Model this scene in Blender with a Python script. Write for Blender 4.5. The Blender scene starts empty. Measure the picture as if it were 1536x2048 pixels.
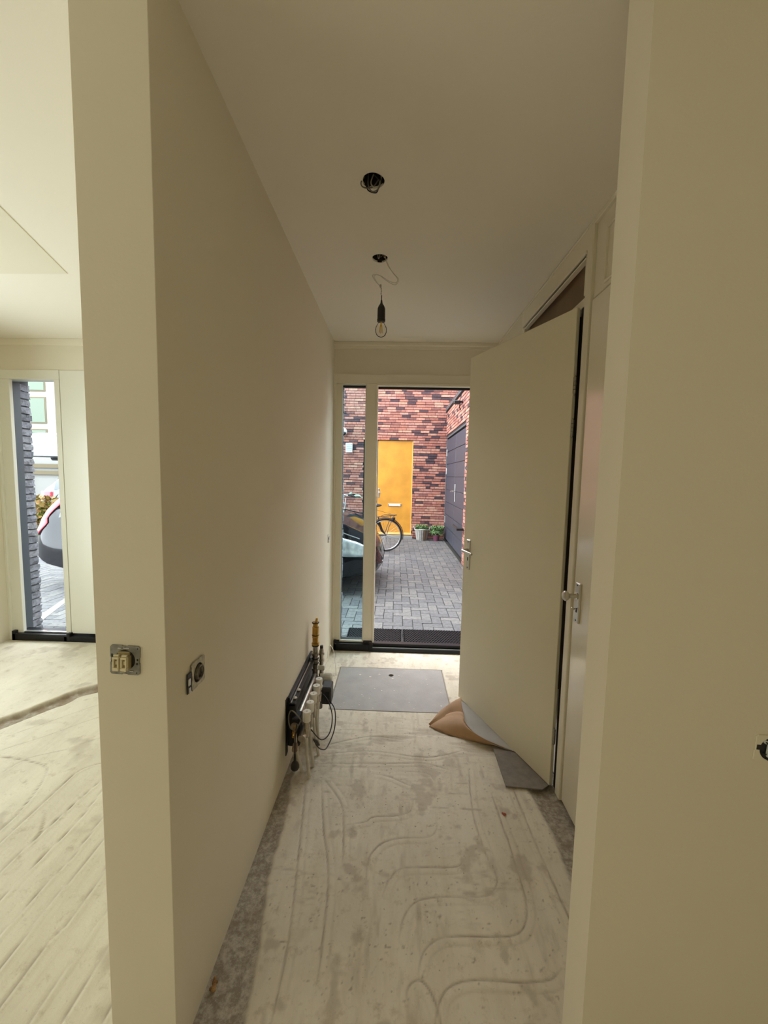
import bpy, math, random
import numpy as np
from mathutils import Vector, Matrix

random.seed(7)
rng = np.random.default_rng(7)
SC = bpy.context.scene
COL = SC.collection

# ------------------------------------------------------------------ camera
CAM_H = 1.53
cam_data = bpy.data.cameras.new('camera')
cam = bpy.data.objects.new('camera', cam_data)
COL.objects.link(cam)
cam_data.sensor_fit = 'VERTICAL'
cam_data.sensor_height = 36.0
cam_data.lens = 36.0 * 815.0 / 2048.0
cam_data.clip_start = 0.02
cam_data.clip_end = 200
yaw, pitch, roll = 0.028, 0.088, 0.020
cam.rotation_mode = 'XYZ'
M = (Matrix.Rotation(yaw, 4, 'Z') @ Matrix.Rotation(math.radians(90) - pitch, 4, 'X') @ Matrix.Rotation(roll, 4, 'Z'))
cam.matrix_world = Matrix.Translation((0, 0, CAM_H)) @ M
SC.camera = cam

# ------------------------------------------------------------------ world, sun, exposure
world = bpy.data.worlds.new('world')
SC.world = world
world.use_nodes = True
wn = world.node_tree
bg = wn.nodes['Background']
bg.inputs[0].default_value = (0.94, 0.96, 1.0, 1)
bg.inputs[1].default_value = 8.8

SUN_EL = math.radians(62)
sun_dir = Vector((-0.37, 0.93, 0)).normalized() * math.cos(SUN_EL) + Vector((0, 0, -math.sin(SUN_EL)))
sd = bpy.data.lights.new('sun', 'SUN')
sd.energy = 2.6
sd.angle = math.radians(1.0)
sd.color = (1.0, 0.95, 0.84)
sun = bpy.data.objects.new('sun', sd)
sun.rotation_euler = sun_dir.to_track_quat('-Z', 'Y').to_euler()
sun.location = (3, -8, 12)
COL.objects.link(sun)


def area_light(name, loc, direction, sx, sy, energy, color):
    d = bpy.data.lights.new(name, 'AREA')
    d.shape = 'RECTANGLE'
    d.size, d.size_y = sx, sy
    d.energy = energy
    d.color = color
    o = bpy.data.objects.new(name, d)
    o.location = loc
    o.rotation_euler = Vector(direction).to_track_quat('-Z', 'Z').to_euler()
    COL.objects.link(o)
    return o


# daylight through the windows behind and left of the camera, plus an added fill
area_light('daylight_back_window', (-0.9, -3.85, 1.35), (0, 1, 0), 3.4, 2.1, 8, (1.0, 0.92, 0.70))
area_light('daylight_left_window', (-3.40, -0.15, 1.45), (1, 0.12, 0), 2.6, 2.0, 28, (1.0, 0.98, 0.82))
area_light('left_room_fill', (-3.40, 1.65, 1.30), (1, -0.12, 0), 1.5, 2.1, 56, (0.82, 0.95, 1.0))  # added lamp brightening the left room, no window is built here

SC.view_settings.view_transform = 'Standard'
SC.view_settings.look = 'None'
SC.view_settings.gamma = 1.0
SC.view_settings.use_curve_mapping = False
SC.view_settings.exposure = 0.0
SC.cycles.max_bounces = 10
SC.cycles.diffuse_bounces = 6
SC.cycles.transparent_max_bounces = 12
SC.cycles.use_denoising = True
SC.cycles.sample_clamp_indirect = 6.0


# ------------------------------------------------------------------ materials
def srgb(r, g, b):
    f = lambda c: (c / 255 / 12.92) if c / 255 <= 0.04045 else ((c / 255 + 0.055) / 1.055) ** 2.4
    return (f(r), f(g), f(b))


def mat(name, col, rough=0.6, metal=0.0, var=0.0, vscale=6.0, bump=0.0, bscale=40.0, col2=None, coat=0.0, spec=None, detail=4):
    m = bpy.data.materials.new(name)
    m.use_nodes = True
    nt = m.node_tree
    b = nt.nodes['Principled BSDF']
    b.inputs['Base Color'].default_value = (*col, 1)
    b.inputs['Roughness'].default_value = rough
    b.inputs['Metallic'].default_value = metal
    if coat:
        b.inputs['Coat Weight'].default_value = coat
        b.inputs['Coat Roughness'].default_value = 0.03
    if spec is not None:
        b.inputs['Specular IOR Level'].default_value = spec
    if var or bump or col2:
        tc = nt.nodes.new('ShaderNodeTexCoord')
    if var or col2:
        n = nt.nodes.new('ShaderNodeTexNoise')
        n.inputs['Scale'].default_value = vscale
        n.inputs['Detail'].default_value = detail
        nt.links.new(tc.outputs['Object'], n.inputs['Vector'])
        r = nt.nodes.new('ShaderNodeValToRGB')
        c2 = col2 if col2 else tuple(c * (1 - var) for c in col)
        r.color_ramp.elements[0].position = 0.35
        r.color_ramp.elements[1].position = 0.65
        r.color_ramp.elements[0].color = (*c2, 1)
        r.color_ramp.elements[1].color = (*col, 1)
        nt.links.new(n.outputs['Fac'], r.inputs['Fac'])
        nt.links.new(r.outputs['Color'], b.inputs['Base Color'])
    if bump:
        n2 = nt.nodes.new('ShaderNodeTexNoise')
        n2.inputs['Scale'].default_value = bscale
        n2.inputs['Detail'].default_value = 5
        nt.links.new(tc.outputs['Object'], n2.inputs['Vector'])
        bp = nt.nodes.new('ShaderNodeBump')
        bp.inputs['Strength'].default_value = bump
        bp.inputs['Distance'].default_value = 0.01
        nt.links.new(n2.outputs['Fac'], bp.inputs['Height'])
        nt.links.new(bp.outputs['Normal'], b.inputs['Normal'])
    return m


def glass_mat(name, tint=(0.95, 0.98, 0.98), refl=0.06, rough=0.0):
    m = bpy.data.materials.new(name)
    m.use_nodes = True
    nt = m.node_tree
    nt.nodes.clear()
    out = nt.nodes.new('ShaderNodeOutputMaterial')
    t = nt.nodes.new('ShaderNodeBsdfTransparent')
    t.inputs[0].default_value = (*tint, 1)
    g = nt.nodes.new('ShaderNodeBsdfGlossy')
    g.inputs['Roughness'].default_value = rough
    lw = nt.nodes.new('ShaderNodeLayerWeight')
    lw.inputs['Blend'].default_value = refl
    mx = nt.nodes.new('ShaderNodeMixShader')
    nt.links.new(lw.outputs['Fresnel'], mx.inputs[0])
    nt.links.new(t.outputs[0], mx.inputs[1])
    nt.links.new(g.outputs[0], mx.inputs[2])
    nt.links.new(mx.outputs[0], out.inputs[0])
    return m


def ramp_mat(name, stops, per_object, rough=0.85, bump=0.35, bscale=60, speck=None):
    """colour picked per brick: object random for single pieces, island random for joined ones"""
    m = bpy.data.materials.new(name)
    m.use_nodes = True
    nt = m.node_tree
    b = nt.nodes['Principled BSDF']
    b.inputs['Roughness'].default_value = rough
    if per_object:
        s = nt.nodes.new('ShaderNodeObjectInfo').outputs['Random']
    else:
        s = nt.nodes.new('ShaderNodeNewGeometry').outputs['Random Per Island']
    r = nt.nodes.new('ShaderNodeValToRGB')
    els = r.color_ramp.elements
    els[0].position, els[0].color = stops[0][0], (*stops[0][1], 1)
    els[1].position, els[1].color = stops[-1][0], (*stops[-1][1], 1)
    for p, c in stops[1:-1]:
        e = els.new(p)
        e.color = (*c, 1)
    nt.links.new(s, r.inputs['Fac'])
    geo = nt.nodes.new('ShaderNodeNewGeometry')
    n = nt.nodes.new('ShaderNodeTexNoise')
    n.inputs['Scale'].default_value = bscale * 0.35
    n.inputs['Detail'].default_value = 5
    nt.links.new(geo.outputs['Position'], n.inputs['Vector'])
    mx = nt.nodes.new('ShaderNodeMixRGB')
    mx.blend_type = 'MULTIPLY'
    mx.inputs['Fac'].default_value = 0.6
    r2 = nt.nodes.new('ShaderNodeValToRGB')
    r2.color_ramp.elements[0].position = 0.3
    r2.color_ramp.elements[0].color = (0.45, 0.42, 0.42, 1)
    r2.color_ramp.elements[1].position = 0.6
    r2.color_ramp.elements[1].color = (1, 1, 1, 1)
    nt.links.new(n.outputs['Fac'], r2.inputs['Fac'])
    nt.links.new(r.outputs['Color'], mx.inputs[1])
    nt.links.new(r2.outputs['Color'], mx.inputs[2])
    nt.links.new(mx.outputs[0], b.inputs['Base Color'])
    n2 = nt.nodes.new('ShaderNodeTexNoise')
    n2.inputs['Scale'].default_value = bscale
    nt.links.new(geo.outputs['Position'], n2.inputs['Vector'])
    bp = nt.nodes.new('ShaderNodeBump')
    bp.inputs['Strength'].default_value = bump
    bp.inputs['Distance'].default_value = 0.01
    nt.links.new(n2.outputs['Fac'], bp.inputs['Height'])
    nt.links.new(bp.outputs['Normal'], b.inputs['Normal'])
    return m


WALLC = (0.79, 0.735, 0.60)
m_wall = mat('wall_plaster', WALLC, 0.75, var=0.03, vscale=1.5, bump=0.05, bscale=120)
m_ceil = mat('ceiling_plaster', (0.86, 0.81, 0.71), 0.85, bump=0.04, bscale=100)
m_paint = mat('cream_gloss_paint', (0.84, 0.79, 0.62), 0.26, bump=0.01, bscale=90)
m_frame = mat('cream_frame_paint', (0.82, 0.77, 0.63), 0.35)
m_white_frame = mat('white_frame_paint', (0.80, 0.79, 0.70), 0.35)
m_closet_shade = mat('closet_shade', (0.10, 0.07, 0.045), 0.9)  # dark colour stands in for the shade inside the closet
m_hinge = mat('dull_hinge_steel', (0.34, 0.32, 0.27), 0.35, 0.9)
m_transom = mat('brown_transom_board', (0.22, 0.14, 0.075), 0.5, var=0.3, vscale=5)
m_black = mat('black_plastic', (0.012, 0.012, 0.013), 0.45)
m_blackgloss = mat('black_sill', (0.006, 0.006, 0.008), 0.35, spec=0.3)
m_rubber = mat('black_rubber', (0.006, 0.006, 0.008), 0.5, spec=0.25)
m_steel = mat('brushed_steel', (0.62, 0.60, 0.55), 0.28, 1.0)
m_zinc = mat('zinc_plate', (0.34, 0.34, 0.33), 0.45, 0.85, var=0.35, vscale=60)
m_ivory = mat('ivory_plastic', (0.78, 0.70, 0.48), 0.4)
m_whitepl = mat('white_plastic', (0.82, 0.80, 0.74), 0.4)
m_pipe = mat('milky_pipe', (0.72, 0.68, 0.58), 0.35, var=0.1, vscale=20)
m_brass = mat('brass', (0.62, 0.38, 0.10), 0.3, 1.0, var=0.3, vscale=40)
m_nickel = mat('dull_nickel', (0.55, 0.50, 0.42), 0.35, 0.9, var=0.3, vscale=50)
m_jamb = mat('anthracite_jamb', (0.085, 0.095, 0.105), 0.5)
m_hollow_shade = mat('hollow_shade', (0.022, 0.018, 0.014), 0.9)  # near-black paints the shade inside boxes and holes
m_brownpaper = mat('brown_craft_paper', (0.50, 0.31, 0.17), 0.7, var=0.12, vscale=12, bump=0.1, bscale=20)
m_greypaper = mat('grey_paper_side', (0.50, 0.49, 0.47), 0.6, var=0.12, vscale=8)
m_board = mat('grey_brown_board', (0.27, 0.235, 0.205), 0.7, var=0.2, vscale=30, bump=0.1, bscale=150)
m_hatch = mat('grey_hatch', (0.37, 0.352, 0.33), 0.55, var=0.12, vscale=9, bump=0.08, bscale=80)
m_spat = mat('plaster_splash', (0.78, 0.76, 0.70), 0.8)
m_glass = glass_mat('clear_glass', (0.93, 0.97, 0.98), 0.05)
m_glass_tint = glass_mat('tinted_glass', (0.80, 0.92, 0.94), 0.10)
m_bulb = glass_mat('bulb_glass', (0.97, 0.96, 0.93), 0.10)
m_filament = mat('yellow_filament', (0.80, 0.52, 0.08), 0.5)
m_wire = mat('pale_wire', (0.62, 0.58, 0.48), 0.5)
m_greywire = mat('grey_wire', (0.17, 0.155, 0.135), 0.5)
m_copper = mat('copper', (0.70, 0.30, 0.14), 0.35, 1.0)
m_mortar = mat('dark_mortar', (0.030, 0.022, 0.022), 0.95, bump=0.3, bscale=80)
m_greymortar = mat('grey_mortar', (0.09, 0.09, 0.09), 0.95)
brick_stops = [(0.0, (0.05, 0.032, 0.042)), (0.14, (0.10, 0.055, 0.06)), (0.26, (0.30, 0.125, 0.10)), (0.5, (0.44, 0.18, 0.125)),
               (0.75, (0.46, 0.22, 0.18)), (1.0, (0.52, 0.29, 0.20))]
m_brick = ramp_mat('red_brick', brick_stops, True)
m_brick_s = ramp_mat('red_brick_joined', brick_stops, False)
gbrick = [(0.0, (0.15, 0.15, 0.165)), (0.5, (0.22, 0.22, 0.245)), (1.0, (0.28, 0.275, 0.29))]
m_gbrick = ramp_mat('grey_brick', gbrick, True, bump=0.7, bscale=50)
m_gbrick_s = ramp_mat('grey_brick_joined', gbrick, False)
pave_stops = [(0.0, (0.105, 0.107, 0.11)), (0.5, (0.135, 0.135, 0.135)), (1.0, (0.17, 0.167, 0.155))]
m_pave = ramp_mat('grey_paver', pave_stops, True, bump=0.4, bscale=90)
m_pave_s = ramp_mat('grey_paver_joined', pave_stops, False, bump=0.4, bscale=90)
m_joint = mat('paving_joint', (0.028, 0.030, 0.026), 0.95)
m_yellow = mat('yellow_door_paint', (0.66, 0.31, 0.035), 0.5, var=0.22, vscale=3.0, bump=0.03, bscale=40)
m_yellow2 = mat('yellow_sill_paint', (0.85, 0.52, 0.16), 0.5)
m_slate = mat('slate_blue_door', (0.045, 0.052, 0.072), 0.45)
m_green_dark = mat('dark_green_frame', (0.03, 0.045, 0.035), 0.5)
m_whitewash = mat('white_slats', (0.40, 0.40, 0.37), 0.7, var=0.25, vscale=14)
m_brownslat = mat('brown_slats', (0.25, 0.16, 0.10), 0.8)
m_leaf = mat('green_leaves', (0.07, 0.15, 0.04), 0.6, col2=(0.16, 0.26, 0.10), vscale=20)
m_hedge = mat('hedge_leaves', (0.17, 0.22, 0.015), 0.6, col2=(0.05, 0.09, 0.01), vscale=12)
m_hedge_red = mat('hedge_red_leaves', (0.25, 0.09, 0.03), 0.6, col2=(0.13, 0.14, 0.02), vscale=25)
m_soil = mat('soil', (0.05, 0.035, 0.025), 0.95)
m_purple = mat('purple_pot', (0.16, 0.045, 0.085), 0.4)
m_carblack = mat('black_car_paint', (0.010, 0.010, 0.012), 0.12, coat=0.5, spec=0.3)
m_carwhite = mat('white_car_paint', (0.22, 0.23, 0.24), 0.25, coat=0.6)
m_carsilver = mat('silver_car_paint', (0.13, 0.15, 0.155), 0.25, coat=0.6)
m_carglass = mat('car_window_glass', (0.03, 0.045, 0.06), 0.04, coat=1.0)
m_lamp_clear = mat('clear_headlamp', (0.72, 0.76, 0.76), 0.12, 0.3, var=0.35, vscale=14, coat=1.0)
m_lamp_red = mat('red_taillamp', (0.65, 0.03, 0.05), 0.2, coat=1.0)
m_chrome = mat('chrome', (0.75, 0.75, 0.76), 0.12, 1.0)
m_bikeblack = mat('black_enamel', (0.012, 0.012, 0.013), 0.3)
m_silver = mat('silver_metal', (0.60, 0.60, 0.58), 0.3, 0.9)
m_town = mat('white_render', (0.20, 0.20, 0.17), 0.8)
m_towngls = mat('pale_blind', (0.13, 0.16, 0.125), 0.5, spec=0.1)
m_fence = mat('yellow_wood', (0.10, 0.08, 0.045), 0.8)
m_conc = mat('concrete_wall', (0.19, 0.19, 0.18), 0.9)
m_stone = mat('rusty_stone', (0.50, 0.28, 0.10), 0.8, col2=(0.12, 0.06, 0.03), vscale=60)
m_crumb = mat('screed_crumbs', (0.60, 0.55, 0.46), 0.9)
m_redcrumb = mat('red_crumb', (0.40, 0.10, 0.06), 0.8)
m_greycover = mat('grey_box_cover', (0.62, 0.66, 0.64), 0.5)


def floor_material():
    m = bpy.data.materials.new('sand_cement_screed')
    m.use_nodes = True
    nt = m.node_tree
    b = nt.nodes['Principled BSDF']
    b.inputs['Roughness'].default_value = 0.8
    tc = nt.nodes.new('ShaderNodeTexCoord')

    def noise(scale, detail=6, rough=0.6, vec=None):
        n = nt.nodes.new('ShaderNodeTexNoise')
        n.inputs['Scale'].default_value = scale
        n.inputs['Detail'].default_value = detail
        n.inputs['Roughness'].default_value = rough
        nt.links.new(vec if vec else tc.outputs['Object'], n.inputs['Vector'])
        return n

    def ramp(src, p0, c0, p1, c1):
        r = nt.nodes.new('ShaderNodeValToRGB')
        r.color_ramp.elements[0].position, r.color_ramp.elements[0].color = p0, (*c0, 1)
        r.color_ramp.elements[1].position, r.color_ramp.elements[1].color = p1, (*c1, 1)
        nt.links.new(src, r.inputs['Fac'])
        return r

    def mix(f, a, c, mode='MIX'):
        x = nt.nodes.new('ShaderNodeMixRGB')
        x.blend_type = mode
        if isinstance(f, float):
            x.inputs[0].default_value = f
        else:
            nt.links.new(f, x.inputs[0])
        nt.links.new(a, x.inputs[1])
        nt.links.new(c, x.inputs[2])
        return x.outputs[0]

    mp = nt.nodes.new('ShaderNodeMapping')
    mp.inputs['Scale'].default_value = (2.2, 1.1, 1)
    nt.links.new(tc.outputs['Object'], mp.inputs['Vector'])
    base = ramp(noise(2.2, vec=mp.outputs[0]).outputs['Fac'], 0.33, (0.66, 0.60, 0.48), 0.67, (0.77, 0.71, 0.58))
    blot = ramp(noise(15, 8, 0.75).outputs['Fac'], 0.55, (1, 1, 1), 0.74, (0.60, 0.53, 0.44))
    c = mix(0.75, base.outputs[0], blot.outputs[0], 'MULTIPLY')
    fine = ramp(noise(70, 6, 0.7).outputs['Fac'], 0.60, (1, 1, 1), 0.78, (0.50, 0.43, 0.34))
    c = mix(0.7, c, fine.outputs[0], 'MULTIPLY')
    mp2 = nt.nodes.new('ShaderNodeMapping')
    mp2.inputs['Scale'].default_value = (16.0, 2.2, 1)
    nt.links.new(tc.outputs['Object'], mp2.inputs['Vector'])
    strk = ramp(noise(1.0, 8, 0.75, vec=mp2.outputs[0]).outputs['Fac'], 0.48, (1, 1, 1), 0.70, (0.70, 0.63, 0.53))
    c = mix(0.28, c, strk.outputs[0], 'MULTIPLY')
    pale = ramp(noise(34, 8, 0.8).outputs['Fac'], 0.60, (0, 0, 0), 0.74, (0.30, 0.29, 0.26))
    c = mix(0.6, c, pale.outputs[0], 'ADD')
    # rough bare concrete strips, trench and scrapings come from mesh attributes
    at = nt.nodes.new('ShaderNodeAttribute')
    at.attribute_name = 'bare'
    barec = ramp(noise(38, 8, 0.8).outputs['Fac'], 0.42, (0.27, 0.23, 0.18), 0.60, (0.52, 0.47, 0.39))
    c = mix(at.outputs['Fac'], c, barec.outputs[0])
    ad = nt.nodes.new('ShaderNodeAttribute')
    ad.attribute_name = 'dirt'
    dcol = nt.nodes.new('ShaderNodeRGB')
    dcol.outputs[0].default_value = (0.26, 0.19, 0.125, 1)
    c = mix(ad.outputs['Fac'], c, dcol.outputs[0])
    nt.links.new(c, b.inputs['Base Color'])
    bp = nt.nodes.new('ShaderNodeBump')
    bp.inputs['Strength'].default_value = 0.30
    bp.inputs['Distance'].default_value = 0.006
    nt.links.new(noise(55, 8, 0.7).outputs['Fac'], bp.inputs['Height'])
    nt.links.new(bp.outputs['Normal'], b.inputs['Normal'])
    return m


m_floor = floor_material()


# ------------------------------------------------------------------ mesh helpers
class MB:
    def __init__(self):
        self.v, self.f, self.m = [], [], []
        self.mi = 0

    def add(self, vs, fs):
        o = len(self.v)
        self.v += [tuple(p) for p in vs]
        self.f += [tuple(i + o for i in f) for f in fs]
        self.m += [self.mi] * len(fs)
        return self

    def box(self, x0, x1, y0, y1, z0, z1):
        vs = [(x, y, z) for z in (z0, z1) for y in (y0, y1) for x in (x0, x1)]
        return self.add(vs, [(0, 2, 3, 1), (4, 5, 7, 6), (0, 1, 5, 4), (2, 6, 7, 3), (0, 4, 6, 2), (1, 3, 7, 5)])

    def bbox(self, x0, x1, y0, y1, z0, z1, c=0.003):
        """box with chamfered edges along every side (rounded-box look)"""
        o = len(self.v)
        vs = []
        fs = []
        xs, ys, zs = (x0, x1), (y0, y1), (z0, z1)
        for i in (0, 1):
            for j in (0, 1):
                for k in (0, 1):
                    sx, sy, sz = (c if i == 0 else -c), (c if j == 0 else -c), (c if k == 0 else -c)
                    vs += [(xs[i], ys[j] + sy, zs[k] + sz), (xs[i] + sx, ys[j], zs[k] + sz), (xs[i] + sx, ys[j] + sy, zs[k])]
        idx = lambda i, j, k, a: ((i * 2 + j) * 2 + k) * 3 + a
        for i in (0, 1):
            q = [idx(i, 0, 0, 0), idx(i, 1, 0, 0), idx(i, 1, 1, 0), idx(i, 0, 1, 0)]
            fs.append(q if i else q[::-1])
            q = [idx(0, i, 0, 1), idx(0, i, 1, 1), idx(1, i, 1, 1), idx(1, i, 0, 1)]
            fs.append(q if i else q[::-1])
            q = [idx(0, 0, i, 2), idx(1, 0, i, 2), idx(1, 1, i, 2), idx(0, 1, i, 2)]
            fs.append(q if i else q[::-1])
        for a in (0, 1):
            for d in (0, 1):
                fs.append([idx(a, d, 0, 0), idx(a, d, 1, 0), idx(a, d, 1, 1), idx(a, d, 0, 1)])
                fs.append([idx(a, 0, d, 0), idx(a, 1, d, 0), idx(a, 1, d, 2), idx(a, 0, d, 2)])
                fs.append([idx(0, a, d, 1), idx(1, a, d, 1), idx(1, a, d, 2), idx(0, a, d, 2)])
        for i in (0, 1):
            for j in (0, 1):
                for k in (0, 1):
                    fs.append([idx(i, j, k, 0), idx(i, j, k, 1), idx(i, j, k, 2)])
        return self.add(vs, fs)

    def tube(self, pts, r, n=8, closed=False, cap=True):
        P = [Vector(p) for p in pts]
        N = len(P)
        rs = r if isinstance(r, (list, tuple)) else [r] * N
        T = []
        for i in range(N):
            if closed:
                t = P[(i + 1) % N] - P[i - 1]
            else:
                t = P[min(i + 1, N - 1)] - P[max(i - 1, 0)]
            T.append(t.normalized() if t.length > 1e-9 else Vector((0, 0, 1)))
        up = Vector((0, 0, 1)) if abs(T[0].z) < 0.9 else Vector((1, 0, 0))
        u = T[0].cross(up).normalized()
        vs, fs = [], []
        for i in range(N):
            u = (u - T[i] * u.dot(T[i])).normalized()
            w = T[i].cross(u)
            for k in range(n):
                a = 2 * math.pi * k / n
                vs.append(P[i] + (u * math.cos(a) + w * math.sin(a)) * rs[i])
        M_ = N if closed else N - 1
        for i in range(M_):
            j = (i + 1) % N
            for k in range(n):
                l = (k + 1) % n
                fs.append((i * n + k, i * n + l, j * n + l, j * n + k))
        if cap and not closed:
            fs.append(tuple(range(n))[::-1])
            fs.append(tuple((N - 1) * n + k for k in range(n)))
        return self.add(vs, fs)

    def cyl(self, p0, p1, r0, r1=None, n=16):
        return self.tube([p0, p1], [r0, r1 if r1 is not None else r0], n)

    def lathe(self, prof, c=(0, 0, 0), axis='z', n=24):
        """prof: list of (radius, height) ; closed at both ends when radius is 0"""
        vs, fs = [], []
        N = len(prof)
        for r, h in prof:
            for k in range(n):
                a = 2 * math.pi * k / n
                x, y = r * math.cos(a), r * math.sin(a)
                p = (x, y, h) if axis == 'z' else ((h, x, y) if axis == 'x' else (y, h, x))
                vs.append((p[0] + c[0], p[1] + c[1], p[2] + c[2]))
        for i in range(N - 1):
            for k in range(n):
                l = (k + 1) % n
                fs.append((i * n + k, i * n + l, (i + 1) * n + l, (i + 1) * n + k))
        fs.append(tuple(range(n))[::-1])
        fs.append(tuple((N - 1) * n + k for k in range(n)))
        return self.add(vs, fs)

    def grid(self, rows):
        nr, nc = len(rows), len(rows[0])
        vs = [p for r in rows for p in r]
        fs = [(i * nc + j, i * nc + j + 1, (i + 1) * nc + j + 1, (i + 1) * nc + j) for i in range(nr - 1) for j in range(nc - 1)]
        return self.add(vs, fs)

    def prism(self, poly, axis, a, b):
        """extrude a 2-D polygon between a and b along an axis"""
        n = len(poly)
        P = {'x': lambda p, t: (t, p[0], p[1]), 'y': lambda p, t: (p[0], t, p[1]), 'z': lambda p, t: (p[0], p[1], t)}[axis]
        vs = [P(p, a) for p in poly] + [P(p, b) for p in poly]
        fs = [tuple(range(n))[::-1], tuple(range(n, 2 * n))]
        fs += [(i, (i + 1) % n, n + (i + 1) % n, n + i) for i in range(n)]
        return self.add(vs, fs)

    def ellipsoid(self, c, rx, ry, rz, n=14, m=9):
        prof = [(max(1e-4, math.sin(math.pi * i / m)), -math.cos(math.pi * i / m)) for i in range(m + 1)]
        o = len(self.v)
        self.lathe(prof, n=n)
        for i in range(o, len(self.v)):
            x, y, z = self.v[i]
            self.v[i] = (c[0] + x * rx, c[1] + y * ry, c[2] + z * rz)
        return self

    def build(self, name, mats, parent=None, smooth=False, loc=None):
        me = bpy.data.meshes.new(name)
        me.from_pydata(self.v, [], self.f)
        if not isinstance(mats, (list, tuple)):
            mats = [mats]
        for mm in mats:
            me.materials.append(mm)
        if len(mats) > 1:
            me.polygons.foreach_set('material_index', self.m)
        me.update()
        if smooth:
            me.polygons.foreach_set('use_smooth', [True] * len(me.polygons))
            try:
                me.set_sharp_from_angle(angle=math.radians(38))
            except Exception:
                pass
        o = bpy.data.objects.new(name, me)
        COL.objects.link(o)
        if parent is not None:
            o.parent = parent
        if loc is not None:
            o.location = loc
        return o


def fix_normals(o):
    import bmesh
    bm = bmesh.new()
    bm.from_mesh(o.data)
    bmesh.ops.recalc_face_normals(bm, faces=bm.faces)
    bm.to_mesh(o.data)
    bm.free()
    return o


def thing(name, label, cat, loc=(0, 0, 0), rot=(0, 0, 0), group=None):
    o = bpy.data.objects.new(name, None)
    o.empty_display_size = 0.1
    COL.objects.link(o)
    o.location = loc
    o.rotation_euler = rot
    o['label'] = label
    o['category'] = cat
    if group:
        o['group'] = group
    return o


def tag(o, label, cat, group=None):
    o['label'] = label
    o['category'] = cat
    if group:
        o['group'] = group
    return o


def struct(o, label=None):
    o['kind'] = 'structure'
    if label:
        o['label'] = label
    return o


def box(name, m, d, parent=None, c=0.0):
    b = MB()
    (b.bbox(*d, c) if c else b.box(*d))
    return b.build(name, m, parent)


# ================================================================== THE SHELL
ZC = 2.63          # ceiling height
YW = 3.48          # inner face of the front facade
XL = -0.535        # left wall of the hall
XP = -0.70         # left-room side of that wall
XR = 0.815         # closet front on the right of the hall
XLL = -3.44        # left wall of the left room

# ---- floor: fine grids with the filled pipe channels, coarse slabs elsewhere
HALL_LINES = [
    [(-0.183, 1.643), (-0.094, 1.667), (-0.061, 1.692), (0.044, 1.706), (0.097, 1.729), (0.119, 1.763), (0.124, 1.802)],
    [(-0.063, 1.361), (-0.065, 1.47), (-0.052, 1.526), (-0.011, 1.569), (0.054, 1.591), (0.153, 1.599), (0.199, 1.617), (0.226, 1.664), (0.225, 1.704)],
    [(-0.001, 1.364), (0.018, 1.417), (0.063, 1.457), (0.144, 1.465), (0.246, 1.47), (0.3, 1.488), (0.328, 1.545)],
    [(0.059, 1.223), (0.073, 1.288), (0.117, 1.337), (0.193, 1.354), (0.326, 1.361), (0.385, 1.373), (0.423, 1.412), (0.436, 1.463), (0.416, 1.55), (0.4, 1.742), (0.428, 2.024)],
    [(0.117, 1.134), (0.133, 1.182), (0.179, 1.217), (0.24, 1.228), (0.344, 1.233), (0.432, 1.24), (0.485, 1.274), (0.517, 1.343), (0.527, 1.468), (0.521, 1.666), (0.513, 1.87)],
    [(0.158, 1.021), (0.182, 1.074), (0.229, 1.103), (0.317, 1.113), (0.434, 1.112), (0.516, 1.125), (0.559, 1.153)],
    [(0.086, 1.046), (0.08, 1.087), (0.104, 1.104), (0.129, 1.077), (0.147, 1.02), (0.16, 0.90)],
    [(-0.30, 1.0), (-0.31, 1.237), (-0.347, 1.512), (-0.405, 1.904)],
    [(-0.19, 1.1), (-0.209, 1.411), (-0.268, 1.638), (-0.327, 1.909)],
    [(-0.161, 1.466), (-0.19, 1.697), (-0.221, 1.799), (-0.327, 1.944)],
    [(-0.395, 2.016), (-0.092, 2.033), (0.184, 2.049), (0.317, 2.008)],
    [(-0.088, 1.958), (-0.008, 1.944), (0.109, 1.881)],
    [(0.045, 1.984), (0.18, 1.982), (0.221, 1.921)],
    [(0.60, 1.95), (0.61, 1.6), (0.63, 1.25)],
    [(-0.38, 2.09), (-0.10, 2.13), (0.20, 2.10), (0.42, 2.17)],
    [(-0.38, 2.16), (-0.12, 2.26), (0.05, 2.25)],
]
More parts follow.
